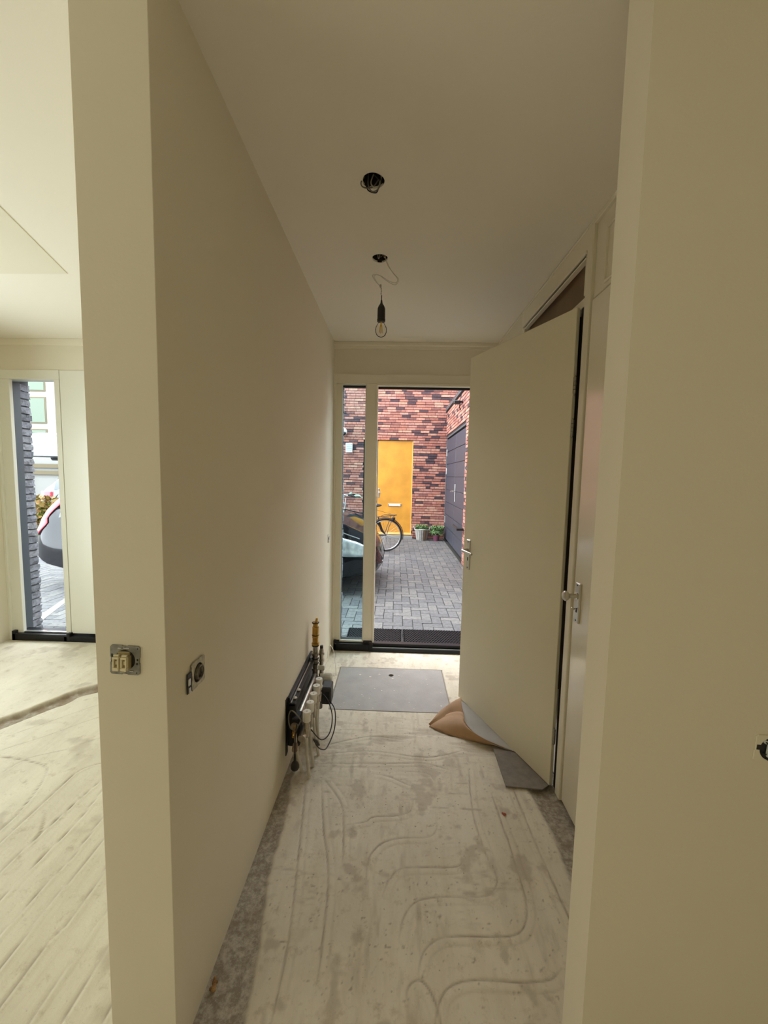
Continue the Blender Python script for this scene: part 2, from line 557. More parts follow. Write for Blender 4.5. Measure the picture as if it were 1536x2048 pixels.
LEFT_LINES = [
    [(-2.207, 2.119), (-2.1, 2.252), (-1.981, 2.4), (-1.80, 2.60), (-1.4, 2.9)],
    [(-2.115, 2.026), (-1.968, 2.168), (-1.816, 2.348), (-1.5, 2.6), (-1.1, 2.8)],
    [(-1.951, 1.861), (-1.907, 1.977), (-1.766, 2.062), (-1.669, 2.151), (-1.4, 2.35), (-0.9, 2.5)],
    [(-1.637, 1.0), (-1.637, 1.546), (-1.657, 1.705), (-1.711, 1.861), (-1.80, 1.95), (-2.1, 2.0), (-2.6, 2.0)],
    [(-1.575, 1.0), (-1.581, 1.49), (-1.585, 1.676), (-1.582, 1.78), (-1.579, 1.896), (-1.522, 1.955), (-1.40, 1.99)],
    [(-1.465, 0.92), (-1.465, 1.373), (-1.447, 1.62), (-1.427, 1.80), (-1.40, 1.99)],
    [(-1.377, 0.92), (-1.36, 1.425), (-1.348, 1.605), (-1.364, 1.85), (-1.28, 2.0), (-1.0, 2.1)],
    [(-1.271, 0.92), (-1.253, 1.346), (-1.242, 1.472), (-1.254, 1.80), (-1.1, 1.95)],
    [(-1.17, 0.92), (-1.18, 1.3), (-1.175, 1.387), (-1.167, 1.75)],
    [(-1.085, 0.92), (-1.085, 1.153), (-1.068, 1.254), (-1.083, 1.6), (-1.06, 2.0)],
    [(-0.972, 0.92), (-0.971, 1.131), (-0.966, 1.7)],
    [(-0.882, 0.92), (-0.886, 1.061), (-0.879, 1.6)],
    [(-0.784, 0.92), (-0.774, 1.021), (-0.77, 1.5)],
    [(-1.549, 1.656), (-1.489, 1.568), (-1.45, 1.48)],
]
TRENCH = [(-2.75, 1.72), (-2.50, 2.05), (-2.354, 2.266), (-2.286, 2.36), (-2.24, 2.45), (-2.188, 2.535), (-2.158, 2.62), (-2.08, 2.69), (-1.95, 2.80), (-1.7, 2.95), (-1.3, 3.08), (-0.75, 3.12)]


def smooth_line(pts, n=8):
    out = []
    P = [pts[0]] + list(pts) + [pts[-1]]
    for i in range(1, len(P) - 2):
        p0, p1, p2, p3 = [np.array(q) for q in P[i - 1:i + 3]]
        for k in range(n):
            t = k / n
            out.append(0.5 * (2 * p1 + (p2 - p0) * t + (2 * p0 - 5 * p1 + 4 * p2 - p3) * t * t + (3 * p1 - p0 - 3 * p2 + p3) * t ** 3))
    out.append(np.array(pts[-1]))
    return np.array(out)


def dist_line(X, Y, pts):
    """distance to a polyline and the signed side"""
    d = np.full(X.shape, 9.0)
    sgn = np.zeros(X.shape)
    for a, b in zip(pts[:-1], pts[1:]):
        e = b - a
        L = max(e @ e, 1e-9)
        t = np.clip(((X - a[0]) * e[0] + (Y - a[1]) * e[1]) / L, 0, 1)
        dx, dy = X - a[0] - t * e[0], Y - a[1] - t * e[1]
        dd = np.hypot(dx, dy)
        s = np.sign(e[0] * dy - e[1] * dx)
        sgn = np.where(dd < d, s, sgn)
        d = np.minimum(d, dd)
    return d, sgn


def vnoise(X, Y, sc, seed):
    r = np.random.default_rng(seed)
    g = r.random((256, 256))
    x, y = X * sc + 100, Y * sc + 100
    xi, yi = np.floor(x).astype(int), np.floor(y).astype(int)
    fx, fy = x - xi, y - yi
    fx, fy = fx * fx * (3 - 2 * fx), fy * fy * (3 - 2 * fy)
    G = lambda a, b: g[a % 256, b % 256]
    return (G(xi, yi) * (1 - fx) + G(xi + 1, yi) * fx) * (1 - fy) + (G(xi, yi + 1) * (1 - fx) + G(xi + 1, yi + 1) * fx) * fy


def fbm(X, Y, sc, seed):
    return sum(vnoise(X, Y, sc * 2 ** k, seed + k) / 2 ** k for k in range(4)) / 1.875


def make_grid(x0, x1, y0, y1, step, lines, hall):
    nx, ny = int(round((x1 - x0) / step)) + 1, int(round((y1 - y0) / step)) + 1
    X, Y = np.meshgrid(np.linspace(x0, x1, nx), np.linspace(y0, y1, ny))
    Z = 0.0020 * (fbm(X, Y, 3, 1) - 0.5) + 0.0014 * (fbm(X, Y, 25, 5) - 0.5)
    dirt = np.zeros(X.shape)
    bare = np.zeros(X.shape)
    for i, L in enumerate(lines):
        P = smooth_line(L)
        wob = 0.004 * (fbm(X, Y, 18, 40 + i) - 0.5)
        d, s = dist_line(X + wob, Y - wob, P)
        w = 0.014 if hall else 0.010
        fade = np.clip(0.15 + 1.25 * fbm(X, Y, 7, 60 + i), 0.25, 1.3)
        for q in (P[0], P[-1]):
            de = np.hypot(X - q[0], Y - q[1])
            fade = fade * np.clip(de / 0.07, 0, 1) ** 0.7
        # a band of filler: slightly raised, with a sharp cut edge on one side
        Z += np.where(d < w, (0.0013 if hall else 0.0026) * (1 - (d / w) ** 2), 0) * fade
        e = np.exp(-((d - w) / (0.0034 if hall else 0.0030)) ** 2) * (s > 0) + (0.30 * np.exp(-((d - w) / 0.004) ** 2) * (s < 0) if hall else 0)
        Z -= (0.0036 if hall else 0.0048) * e * fade
        dirt = np.maximum(dirt, (0.75 if hall else 0.85) * e * fade * (0.35 + 1.1 * fbm(X, Y, 40, 90)))
    if hall:
        # bare rough strips along both walls
        ls = np.interp(Y, [0.7, 0.997, 1.117, 1.256, 1.4, 1.484, 1.697, 1.849, 2.0, 2.6], [-0.37, -0.389, -0.405, -0.422, -0.455, -0.455, -0.461, -0.489, -0.50, -0.56])
        rs = np.interp(Y, [0.7, 1.456, 1.65, 1.772, 1.913, 2.1, 2.2], [0.69, 0.702, 0.717, 0.704, 0.69, 0.70, 0.95])
        wob = 0.018 * (fbm(X, Y, 22, 9) - 0.5)
        b = np.maximum(1 / (1 + np.exp((X - ls + wob) / 0.003)), 1 / (1 + np.exp(-(X - rs + wob) / 0.004)))
        bare = np.maximum(bare, b)
        Z -= b * (0.006 + 0.006 * fbm(X, Y, 30, 12))
        # rubble around the manifold pipes
        r = np.exp(-(((X + 0.42) / 0.12) ** 2 + ((Y - 2.15) / 0.28) ** 2))
        Z += r * 0.020 * (fbm(X, Y, 20, 21) - 0.45)
        bare = np.maximum(bare, np.clip(r * 1.6 * (fbm(X, Y, 10, 31) - 0.25), 0, 0.8))
        dirt = np.maximum(dirt, np.clip((fbm(X, Y, 13, 77) - 0.64) * 4.0, 0, 0.35))
        # streaks across in front of the hatch
        st = np.exp(-((Y - 2.25) / 0.25) ** 2) * np.clip((fbm(X * 0.35, Y * 2.2, 12, 83) - 0.55) * 5, 0, 1)
        Z -= 0.004 * st
        dirt = np.maximum(dirt, 0.35 * st)
        # scrapes, trowel marks and grime
        sc1 = np.clip((fbm(X * 2.2, Y * 0.5, 16, 201) - 0.60) * 5, 0, 1) * np.clip((fbm(X, Y, 4, 207) - 0.42) * 4, 0, 1)
        sc2 = np.clip((fbm(X * 0.6, Y * 2.0, 22, 211) - 0.63) * 6, 0, 1) * np.clip((fbm(X, Y, 5, 217) - 0.45) * 4, 0, 1)
        dirt = np.maximum(dirt, 0.42 * np.maximum(sc1, sc2))
        Z -= 0.0012 * np.maximum(sc1, sc2)
        sp = np.clip((fbm(X, Y, 70, 223) - 0.74) * 9, 0, 1)
        dirt = np.maximum(dirt, 0.7 * sp)
        # recess for the hatch
        hx0, hx1, hy0, hy1 = -0.412, 0.397, 2.535, 3.135
        inside = (X > hx0) & (X < hx1) & (Y > hy0) & (Y < hy1)
        Z = np.where(inside, -0.025, Z)
        dirt = np.where(inside, 1.0, dirt)
    else:
        P = smooth_line(TRENCH, 5)
        d, s = dist_line(X, Y, P)
        wv = 0.062 + 0.03 * (fbm(X, Y, 9, 14) - 0.5)
        t = 1 / (1 + np.exp((d - wv) / 0.004))
        Z -= t * (0.022 + 0.018 * fbm(X, Y, 30, 15))
        bare = np.maximum(bare, t * 0.9)
        dirt = np.maximum(dirt, t * np.clip(fbm(X, Y, 22, 18) * 1.8 - 0.15, 0.25, 1))
        dirt = np.maximum(dirt, np.clip((fbm(X, Y, 7, 78) - 0.66) * 3.0, 0, 0.3))
    return X, Y, Z, dirt, bare


def floor_object():
    V, F, D, B = [], [], [], []
    off = 0
    for args in ((-0.56, 0.86, 0.72, 3.44, 0.005, HALL_LINES, True), (-3.46, -0.68, 0.92, 3.44, 0.008, LEFT_LINES, False)):
        X, Y, Z, d, b = make_grid(*args)
        ny, nx = X.shape
        V.append(np.stack([X, Y, Z], -1).reshape(-1, 3))
        i = np.arange(ny * nx).reshape(ny, nx) + off
        F.append(np.stack([i[:-1, :-1], i[:-1, 1:], i[1:, 1:], i[1:, :-1]], -1).reshape(-1, 4))
        D.append(d.ravel())
        B.append(b.ravel())
        off += ny * nx
    # coarse slabs
    for (x0, x1, y0, y1) in ((-3.6, 2.0, -4.1, 0.72), (-3.6, -0.56, 0.72, 0.92), (0.86, 2.0, 0.72, 3.44), (-3.6, 2.0, 3.44, 3.62), (-0.68, -0.56, 0.92, 3.44)):
        V.append(np.array([(x0, y0, 0), (x1, y0, 0), (x1, y1, 0), (x0, y1, 0)], float))
        F.append(np.array([[0, 1, 2, 3]]) + off)
        D.append(np.zeros(4))
        B.append(np.zeros(4))
        off += 4
    V, F, D, B = np.concatenate(V), np.concatenate(F), np.concatenate(D), np.concatenate(B)
    me = bpy.data.meshes.new('floor')
    me.vertices.add(len(V))
    me.vertices.foreach_set('co', V.ravel())
    me.loops.add(F.size)
    me.loops.foreach_set('vertex_index', F.ravel().astype(np.int32))
    me.polygons.add(len(F))
    me.polygons.foreach_set('loop_start', np.arange(0, F.size, 4, dtype=np.int32))
    me.polygons.foreach_set('loop_total', np.full(len(F), 4, dtype=np.int32))
    me.polygons.foreach_set('use_smooth', np.ones(len(F), bool))
    me.update()
    me.validate()
    for nm, a in (('dirt', D), ('bare', B)):
        at = me.attributes.new(nm, 'FLOAT', 'POINT')
        at.data.foreach_set('value', a)
    me.materials.append(m_floor)
    o = bpy.data.objects.new('floor', me)
    COL.objects.link(o)
    return struct(o, 'bare sand cement screed floor with filled pipe channels')


floor = floor_object()
struct(box('floor_base', m_greymortar, (-3.6, 2.1, -4.1, 3.60, -0.09, -0.055)), 'slab under the screed, added to block light from below')  # added slab, stops sky light leaking up through the floor gaps

# ---- ceiling with two real round holes
HOLES = [(-0.110, 1.626, 0.041), (-0.107, 2.171, 0.039)]


def ceiling_object():
    b = MB()
    x0, x1, y0, y1 = -3.6, 2.0, -4.1, 3.62
    cells = []
    s = 0.08
    ys = [y0]
    for hx, hy, r in HOLES:
        ys += [hy - s, hy + s]
    ys.append(y1)
    for i in range(0, len(ys) - 1):
        a, c = ys[i], ys[i + 1]
        if i % 2 == 0:
            b.add([(x0, a, ZC), (x0, c, ZC), (x1, c, ZC), (x1, a, ZC)], [(0, 1, 2, 3)])
        else:
            hx, hy, r = HOLES[i // 2]
            b.add([(x0, a, ZC), (x0, c, ZC), (hx - s, c, ZC), (hx - s, a, ZC)], [(0, 1, 2, 3)])
            b.add([(hx + s, a, ZC), (hx + s, c, ZC), (x1, c, ZC), (x1, a, ZC)], [(0, 1, 2, 3)])
            n = 32
            vs, fs = [], []
            for k in range(n):
                t = 2 * math.pi * (k + 0.5) / n
                cx, sy = math.cos(t), math.sin(t)
                q = s / max(abs(cx), abs(sy))
                rr = r * (1 + 0.03 * math.sin(3 * t + i))
                vs += [(hx + cx * q, hy + sy * q, ZC), (hx + cx * rr, hy + sy * rr, ZC), (hx + cx * rr, hy + sy * rr, ZC + 0.007)]
            # snap the corners of the square
            for k in range(n):
                l = (k + 1) % n
                fs += [(3 * k, 3 * k + 1, 3 * l + 1, 3 * l), (3 * k + 1, 3 * k + 2, 3 * l + 2, 3 * l + 1)]
            for cx, sy in ((1, 1), (-1, 1), (-1, -1), (1, -1)):
                o = len(vs)
                vs.append((hx + cx * s, hy + sy * s, ZC))
                t0 = math.atan2(sy, cx) % (2 * math.pi)
                k = int(round(t0 / (2 * math.pi) * n - 0.5)) % n
                k0 = int(math.floor(t0 / (2 * math.pi) * n - 0.5)) % n
                fs.append((o, 3 * k0, 3 * ((k0 + 1) % n)))
            b.add(vs, fs)
    b.box(x0, x1, y0, y1, ZC + 0.12, ZC + 0.16)
    return struct(b.build('ceiling', m_ceil), 'smooth plastered ceiling with two round holes')


ceiling = ceiling_object()
# thin sheet added to mark the wedge on the left room's ceiling
b = MB()
b.prism([(-3.44, 2.35), (-1.874, 2.347), (-1.40, 0.85), (-1.40, -1.0), (-3.44, -1.0)], 'z', ZC - 0.004, ZC + 0.001)
struct(fix_normals(b.build('trim_1', m_wall)), 'thin sheet marking a wedge on the ceiling of the left room')

# ---- walls
b = MB()
b.box(XP, XL, 0.911, YW, -0.01, ZC)
b.bbox(XP + 0.0005, XL + 0.0025, 0.9105, 0.981, -0.01, ZC - 0.001, 0.001)
wall_left = struct(b.build('wall_left', m_wall), 'plastered wall between the hall and the left room')
box_near = MB()
box_near.box(0.486, 2.0, 0.90, 1.0, -0.01, ZC)
wall_near = struct(box_near.build('wall_right', m_wall), 'plastered wall end on the right, facing the camera')
struct(box('wall_left_room', m_wall, (XLL - 0.15, XLL, -4.1, 3.62, -0.01, ZC)), 'far left wall of the left room')
struct(box('wall_right_room', m_wall, (2.0, 2.15, -4.1, 3.62, -0.01, ZC)), 'outer wall on the right')
# back wall with a window opening
b = MB()
b.box(XLL, -2.7, -4.1, -4.0, -0.01, ZC)
b.box(0.9, 2.0, -4.1, -4.0, -0.01, ZC)
b.box(-2.7, 0.9, -4.1, -4.0, -0.01, 0.2)
b.box(-2.7, 0.9, -4.1, -4.0, 2.45, ZC)
b.box(-2.7, 0.9, -4.1, -4.07, 0.2, 2.45)
struct(b.build('wall_back', m_wall), 'wall behind the camera')
# unseen upper storeys, oversized to shade the courtyard, and the outer leaf
b = MB()
b.box(-2.6, 9.0, -4.3, 3.76, ZC + 0.19, 21.0)
struct(b.build('wall_shade_tower', m_gbrick_s), 'unseen upper storeys, oversized to shade the courtyard')
b = MB()
b.box(-3.62, 2.6, -4.3, 3.76, ZC + 0.165, ZC + 0.185)
b.box(-3.60, 2.6, 3.66, 3.76, 2.36, ZC + 0.165)
b.box(-2.86, -0.61, 3.66, 3.76, -0.2, 2.36)
b.box(0.80, 2.6, 3.66, 3.76, -0.2, 2.36)
struct(b.build('wall_outer', m_gbrick_s), 'outer brick leaf around the front door')

# ---- front facade (inside): header, frames, sidelight, door opening
b = MB()
b.box(XLL, 2.0, YW, YW + 0.14, 2.35, ZC)
b.box(0.80, 2.0, YW, YW + 0.14, -0.01, 2.36)
b.box(-2.10, XP + 0.1, YW, YW + 0.14, -0.01, 2.36)
b.box(-0.60, XL + 0.01, YW, YW + 0.14, -0.01, 2.36)
wall_front = struct(b.build('wall_front', m_wall), 'wall band over the front door and side window')
# crown mouldings
b = MB()
prof = [(YW + 0.001, ZC - 0.055), (YW - 0.012, ZC - 0.052), (YW - 0.012, ZC - 0.032), (YW - 0.022, ZC - 0.024), (YW - 0.022, ZC - 0.002), (YW + 0.001, ZC - 0.001)]
b.prism(prof, 'x', XL, XR + 0.02)
b.prism([(p[0], p[1] + 0.0) for p in prof[:3]] + [(YW - 0.012, ZC - 0.001), (YW + 0.001, ZC - 0.001)], 'x', XLL, XP)
struct(fix_normals(b.build('trim_2', m_frame)), 'ceiling moulding over the front door')

f1 = MB()
fd0, fd1 = YW - 0.012, YW + 0.10
f1.bbox(XL, XL + 0.066, fd0, fd1, 0.085, 2.291, 0.001)                 # left jamb
f1.bbox(XL + 0.0, XL + 0.018, fd0 - 0.012, fd0 + 0.02, 0.0, 2.36, 0.002)
f1.bbox(-0.262, -0.170, fd0, fd1, 0.085, 2.291, 0.002)                 # mullion
f1.bbox(XL, 0.80, fd0, fd1, 2.292, 2.372, 0.003)                      # head
f1.bbox(-0.178, 0.775, fd0 - 0.010, fd1, 2.278, 2.300, 0.003)         # door rebate head
f1.bbox(-0.186, -0.166, fd0 - 0.006, fd0 + 0.05, 0.07, 2.29, 0.002)   # door rebate left
f1.bbox(0.745, 0.81, fd0, fd1, 0.02, 2.291, 0.001)                     # right jamb
door1 = struct(f1.build('door_1', m_frame), 'cream front door frame with its narrow side light')
box('door_head_strip', m_blackgloss, (-0.172, 0.75, YW + 0.03, YW + 0.06, 2.262, 2.280), door1)
b = MB()
b.bbox(XL + 0.018, -0.175, YW - 0.045, YW + 0.12, -0.005, 0.062, 0.003)
b.bbox(XL + 0.018, XL + 0.040, YW - 0.045, YW - 0.012, 0.0, 0.088, 0.002)
b.bbox(-0.19, 0.81, YW - 0.050, YW + 0.12, -0.005, 0.030, 0.003)
b.bbox(-0.19, 0.81, YW - 0.010, YW + 0.02, 0.028, 0.060, 0.003)
b.bbox(-0.205, -0.180, YW - 0.05, YW, 0.0, 0.085, 0.002)
box_th = b.build('threshold', m_blackgloss, door1)
box('threshold_strip', m_silver, (-0.178, 0.76, YW - 0.035, YW - 0.022, 0.029, 0.034), door1)
# sidelight window
w1 = MB()
w1.bbox(-0.472, -0.463, fd0 + 0.004, YW + 0.05, 0.07, 2.292, 0.001)
w1.bbox(-0.270, -0.260, fd0 + 0.004, YW + 0.05, 0.07, 2.292, 0.001)
w1.bbox(-0.472, -0.260, fd0 + 0.004, YW + 0.05, 0.066, 0.080, 0.001)
w1.bbox(-0.472, -0.260, fd0 + 0.004, YW + 0.05, 2.284, 2.293, 0.001)
win1 = struct(w1.build('window_1', m_white_frame), 'narrow side window left of the front door')
box('pane', m_glass_tint, (-0.464, -0.268, YW + 0.030, YW + 0.036, 0.078, 2.286), win1)
b = MB()
for x in (-0.4635, -0.2695):
    b.box(x, x + 0.002, YW + 0.022, YW + 0.05, 0.078, 2.288)
b.box(-0.463, -0.268, YW + 0.022, YW + 0.05, 2.270, 2.286)
b.box(-0.463, -0.268, YW + 0.022, YW + 0.05, 0.078, 0.083)
b.build('seal', m_black, win1)

# left room window and white flush panel
w2 = MB()
w2.bbox(-3.425, -3.326, fd0, YW + 0.020, 0.03, 2.293, 0.001)
w2.bbox(-2.931, -2.888, fd0, fd1, 0.07, 2.293, 0.001)
w2.bbox(-3.425, -2.888, fd0, fd1, 2.294, 2.372, 0.003)
w2.bbox(-3.44, -3.415, fd0 - 0.02, fd0 + 0.03, 0.0, 2.37, 0.002)
win2 = struct(w2.build('window_2', m_white_frame), 'tall window in the front wall of the left room')
box('pane', m_glass, (-3.392, -2.929, YW + 0.030, YW + 0.036, 0.07, 2.296), win2)
box('sill_strip', m_silver, (-3.33, -2.93, YW - 0.004, YW + 0.02, 0.066, 0.072), win2)
box('dark_jamb', m_jamb, (-3.430, -3.392, YW + 0.021, 3.640, -0.02, 2.34), win2)
b = MB()
b.box(-3.40, 0.80, YW + 0.05, 3.66, 2.335, 2.352)
b.build('soffit', m_jamb, win2)
w3 = MB()
w3.bbox(-2.885, -2.10, fd0 + 0.004, fd1, 0.065, 2.37, 0.002)
door4 = struct(w3.build('door_4', m_white_frame), 'flush white panel beside the left room window')
b = MB()
b.bbox(-3.405, -2.90, YW - 0.045, YW + 0.12, -0.005, 0.060, 0.003)
b.bbox(-2.93, -2.10, YW - 0.045, YW + 0.12, -0.005, 0.048, 0.003)
b.bbox(-3.405, -3.375, YW - 0.045, YW, 0.0, 0.085, 0.002)
b.bbox(-2.905, -2.875, YW - 0.047, YW, 0.0, 0.075, 0.002)
b.build('threshold', m_blackgloss, door4)

# ================================================================== RIGHT SIDE: closets
cf = MB()
cf.bbox(XR - 0.004, XR + 0.07, 1.845, 1.897, 0.0, ZC, 0.004)                  # post between the two doors
cf.bbox(XR + 0.012, XR + 0.07, 1.0, 1.846, 2.305, ZC, 0.003)          # panel over the closed door
cf.bbox(XR, XR + 0.07, 1.898, 2.774, 2.515, ZC, 0.001)                 # head of the tall frame
cf.bbox(XR, XR + 0.07, 2.775, 2.84, 0.0, ZC, 0.003)                   # far stile
cf.bbox(XR + 0.01, XR + 0.05, 1.897, 2.775, 2.305, 2.345, 0.003)      # rail under the transom
door2f = struct(cf.build('door_2', m_frame), 'tall cream closet frame on the right of the hall')
# mouldings
b = MB()
b.bbox(XR - 0.010, XR + 0.02, 1.897, 2.80, ZC - 0.115, ZC - 0.100, 0.003)
b.bbox(XR - 0.006, XR + 0.02, 1.897, 2.80, ZC - 0.135, ZC - 0.127, 0.002)
b.bbox(XR - 0.006, XR + 0.02, 2.763, 2.778, 2.34, ZC - 0.12, 0.002)
b.bbox(XR - 0.004, XR + 0.02, 1.897, 1.906, 2.34, ZC - 0.12, 0.002)
b.build('transom_moulding', m_frame, door2f)
box('transom_board', m_transom, (XR + 0.035, XR + 0.045, 1.897, 2.775, 2.34, 2.52), door2f)
b = MB()
y0, y1, z0, z1 = 1.02, 1.742, 2.335, 2.535
for d in ((y0, y1, z1, z1 + 0.012), (y0, y1, z0 - 0.012, z0), (y1 - 0.002, y1 + 0.010, z0 - 0.012, z1 + 0.012), (y0 - 0.012, y0, z0, z1)):
    b.bbox(XR + 0.002, XR + 0.02, *d, 0.003)
b.bbox(XR - 0.004, XR + 0.02, 1.0, 1.846, ZC - 0.022, ZC, 0.003)
b.build('panel_moulding', m_frame, door2f)
b = MB()
for yy in (1.845, 2.30, 2.84):
    b.bbox(XR - 0.008, XR + 0.01, yy - 0.012, yy + 0.012, ZC - 0.016, ZC - 0.001, 0.003)
b.bbox(XR - 0.006, XR + 0.02, 1.85, 3.47, ZC - 0.012, ZC - 0.001, 0.003)
b.build('ceiling_bead', m_frame, door2f)
# wall beyond the closets and the closet interior, coloured dark for its shade
struct(box('wall_right_far', m_wall, (XR + 0.004, XR + 0.10, 2.84, YW, -0.01, ZC)), 'short wall between the closets and the front door')
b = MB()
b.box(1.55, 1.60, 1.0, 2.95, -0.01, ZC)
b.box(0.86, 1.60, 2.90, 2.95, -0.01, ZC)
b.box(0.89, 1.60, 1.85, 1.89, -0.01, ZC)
struct(b.build('wall_closet', m_closet_shade), 'inside walls of the closet, coloured dark for shade')

# ---- the closed near door (door_3)
leaf = MB()
leaf.bbox(XR + 0.004, XR + 0.044, 1.01, 1.838, 0.012, 2.296, 0.003)
m_paint3 = mat('cream_satin_paint', (0.84, 0.78, 0.62), 0.22, coat=0.7)
m_paint3.node_tree.nodes['Principled BSDF'].inputs['Coat Roughness'].default_value = 0.16
door3 = struct(leaf.build('door_3', m_paint3), 'closed flush closet door with a chrome knob')
b = MB()
b.bbox(XR - 0.006, XR + 0.006, 1.762, 1.802, 0.900, 1.078, 0.003)
pl = b.build('knob_plate', m_steel, door3)
b = MB()
b.cyl((XR - 0.0065, 1.782, 1.068), (XR - 0.008, 1.782, 1.068), 0.003, n=10)
b.cyl((XR - 0.0065, 1.782, 0.910), (XR - 0.008, 1.782, 0.910), 0.003, n=10)
b.bbox(XR - 0.0080, XR - 0.0055, 1.778, 1.786, 0.946, 0.966, 0.001)
b.build('keyhole', m_black, pl)
b = MB()
b.lathe([(0.004, -0.066), (0.014, -0.064), (0.022, -0.056), (0.0225, -0.050), (0.017, -0.041), (0.0105, -0.036), (0.0105, -0.008), (0.015, -0.006), (0.015, 0.0)],
        c=(XR - 0.005, 1.782, 1.020), axis='x', n=20)
fix_normals(b.build('knob', m_steel, pl, smooth=True))
b = MB()
b.tube([(XR - 0.006, 1.782, 0.962), (XR - 0.018, 1.782, 0.962)], 0.0035, 8)
b.lathe([(0.001, 0), (0.007, 0.001), (0.007, 0.004), (0.001, 0.005)], c=(XR - 0.022, 1.7795, 0.962), axis='y', n=12)
fix_normals(b.build('latch_pin', m_steel, pl))

# ---- the open door leaf: frame-local coordinates, hinge at the origin, leaf along +Y
HX, HY = 0.795, 1.925
FX, FY = 0.466, 2.728
ang = math.atan2(-(FX - HX), FY - HY)
LEN = math.hypot(FX - HX, FY - HY)
d5 = MB()
d5.bbox(0.0, 0.020, 0.0, LEN, 0.012, 2.302, 0.002)
d5.bbox(0.0195, 0.038, 0.030, LEN - 0.015, 0.012, 2.290, 0.002)
door5 = d5.build('door_5', m_paint)
door5.location = (HX, HY, 0)
door5.rotation_euler = (0, 0, ang)
struct(door5, 'tall cream closet door standing ajar into the hall')
b = MB()
yp = LEN - 0.062
b.bbox(-0.007, 0.002, yp - 0.021, yp + 0.021, 0.925, 1.125, 0.004)
hp = b.build('handle_plate', m_steel, door5)
b = MB()
b.cyl((-0.0075, yp, 1.110), (-0.0085, yp, 1.110), 0.0045, n=12)
b.cyl((-0.0075, yp, 0.940), (-0.0085, yp, 0.940), 0.0045, n=12)
b.bbox(-0.0088, -0.006, yp - 0.004, yp + 0.004, 0.985, 1.008, 0.001)
b.build('keyhole', m_black, hp)
b = MB()
b.tube([(-0.005, yp, 1.055), (-0.038, yp, 1.056), (-0.050, yp, 1.056), (-0.054, yp - 0.010, 1.055), (-0.052, yp - 0.045, 1.052), (-0.047, yp - 0.105, 1.048)],
       [0.010, 0.009, 0.0095, 0.0095, 0.009, 0.0075], 10)
b.build('lever', m_steel, hp, smooth=True)
for hz in (1.955, 1.765, 0.272):
    b = MB()
    for k in range(4):
        b.cyl((0.004, -0.008, hz - 0.034 + k * 0.0185), (0.004, -0.008, hz - 0.034 + k * 0.0185 + 0.0165), 0.0075, n=14)
    b.ellipsoid((0.004, -0.008, hz + 0.040), 0.005, 0.005, 0.006, 10, 6)
    b.ellipsoid((0.004, -0.008, hz - 0.036), 0.005, 0.005, 0.006, 10, 6)
    h = b.build('hinge', m_hinge, door5, smooth=True)
# black strip painting in the shade of the gap beside the leaf
box('gap_shade', m_black, (0.8215, 0.850, 1.899, 1.940, 0.0, 2.30), door2f)

# ================================================================== FLOOR HATCH
hatch = thing('floor_hatch', 'grey rectangular crawl space hatch set flush in the screed before the front door', 'hatch', (-0.0075, 2.835, 0))
b = MB()
# board with a real round finger hole, built as ring + cells
hx, hy, r, s = 0.003, 0.185, 0.019, 0.03
x0, x1, y0, y1 = -0.3985, 0.3985, -0.294, 0.294
for (a0, a1, c0, c1) in ((x0, hx - s, y0, y1), (hx + s, x1, y0, y1), (hx - s, hx + s, y0, hy - s), (hx - s, hx + s, hy + s, y1)):
    b.box(a0, a1, c0, c1, -0.02, 0.001)
n = 24
vs, fs = [], []
for k in range(n):
    t = 2 * math.pi * k / n
    q = s / max(abs(math.cos(t)), abs(math.sin(t)))
    vs += [(hx + math.cos(t) * q, hy + math.sin(t) * q, 0.001), (hx + math.cos(t) * r, hy + math.sin(t) * r, 0.001), (hx + math.cos(t) * r, hy + math.sin(t) * r, -0.014)]
for k in range(n):
    l = (k + 1) % n
    fs += [(3 * k, 3 * k + 1, 3 * l + 1, 3 * l), (3 * k + 1, 3 * k + 2, 3 * l + 2, 3 * l + 1)]
b.add(vs, fs)
fix_normals(b.build('board', m_hatch, hatch))
b = MB()
b.lathe([(0.0185, -0.014), (0.0185, -0.012), (0.001, -0.012)], c=(hx, hy, 0), n=20)
b.build('finger_hole', m_hollow_shade, hatch)
b = MB()
rr = random.Random(3)
for i in range(70):
    px, py = rr.uniform(x0 + .02, x1 - .02), rr.uniform(y0 + .02, y1 - .02)
    if math.hypot(px - hx, py - hy) < 0.035:
        continue
    q = rr.uniform(0.0015, 0.005) * (2.4 if rr.random() < 0.12 else 1)
    n = 7
    pts = [(px + q * rr.uniform(.5, 1.4) * math.cos(2 * math.pi * k / n), py + q * rr.uniform(.4, 1.1) * math.sin(2 * math.pi * k / n)) for k in range(n)]
    b.prism(pts, 'z', 0.0009, 0.0022)
o = b.build('plaster_splash', m_spat, hatch)
o['kind'] = 'stuff'

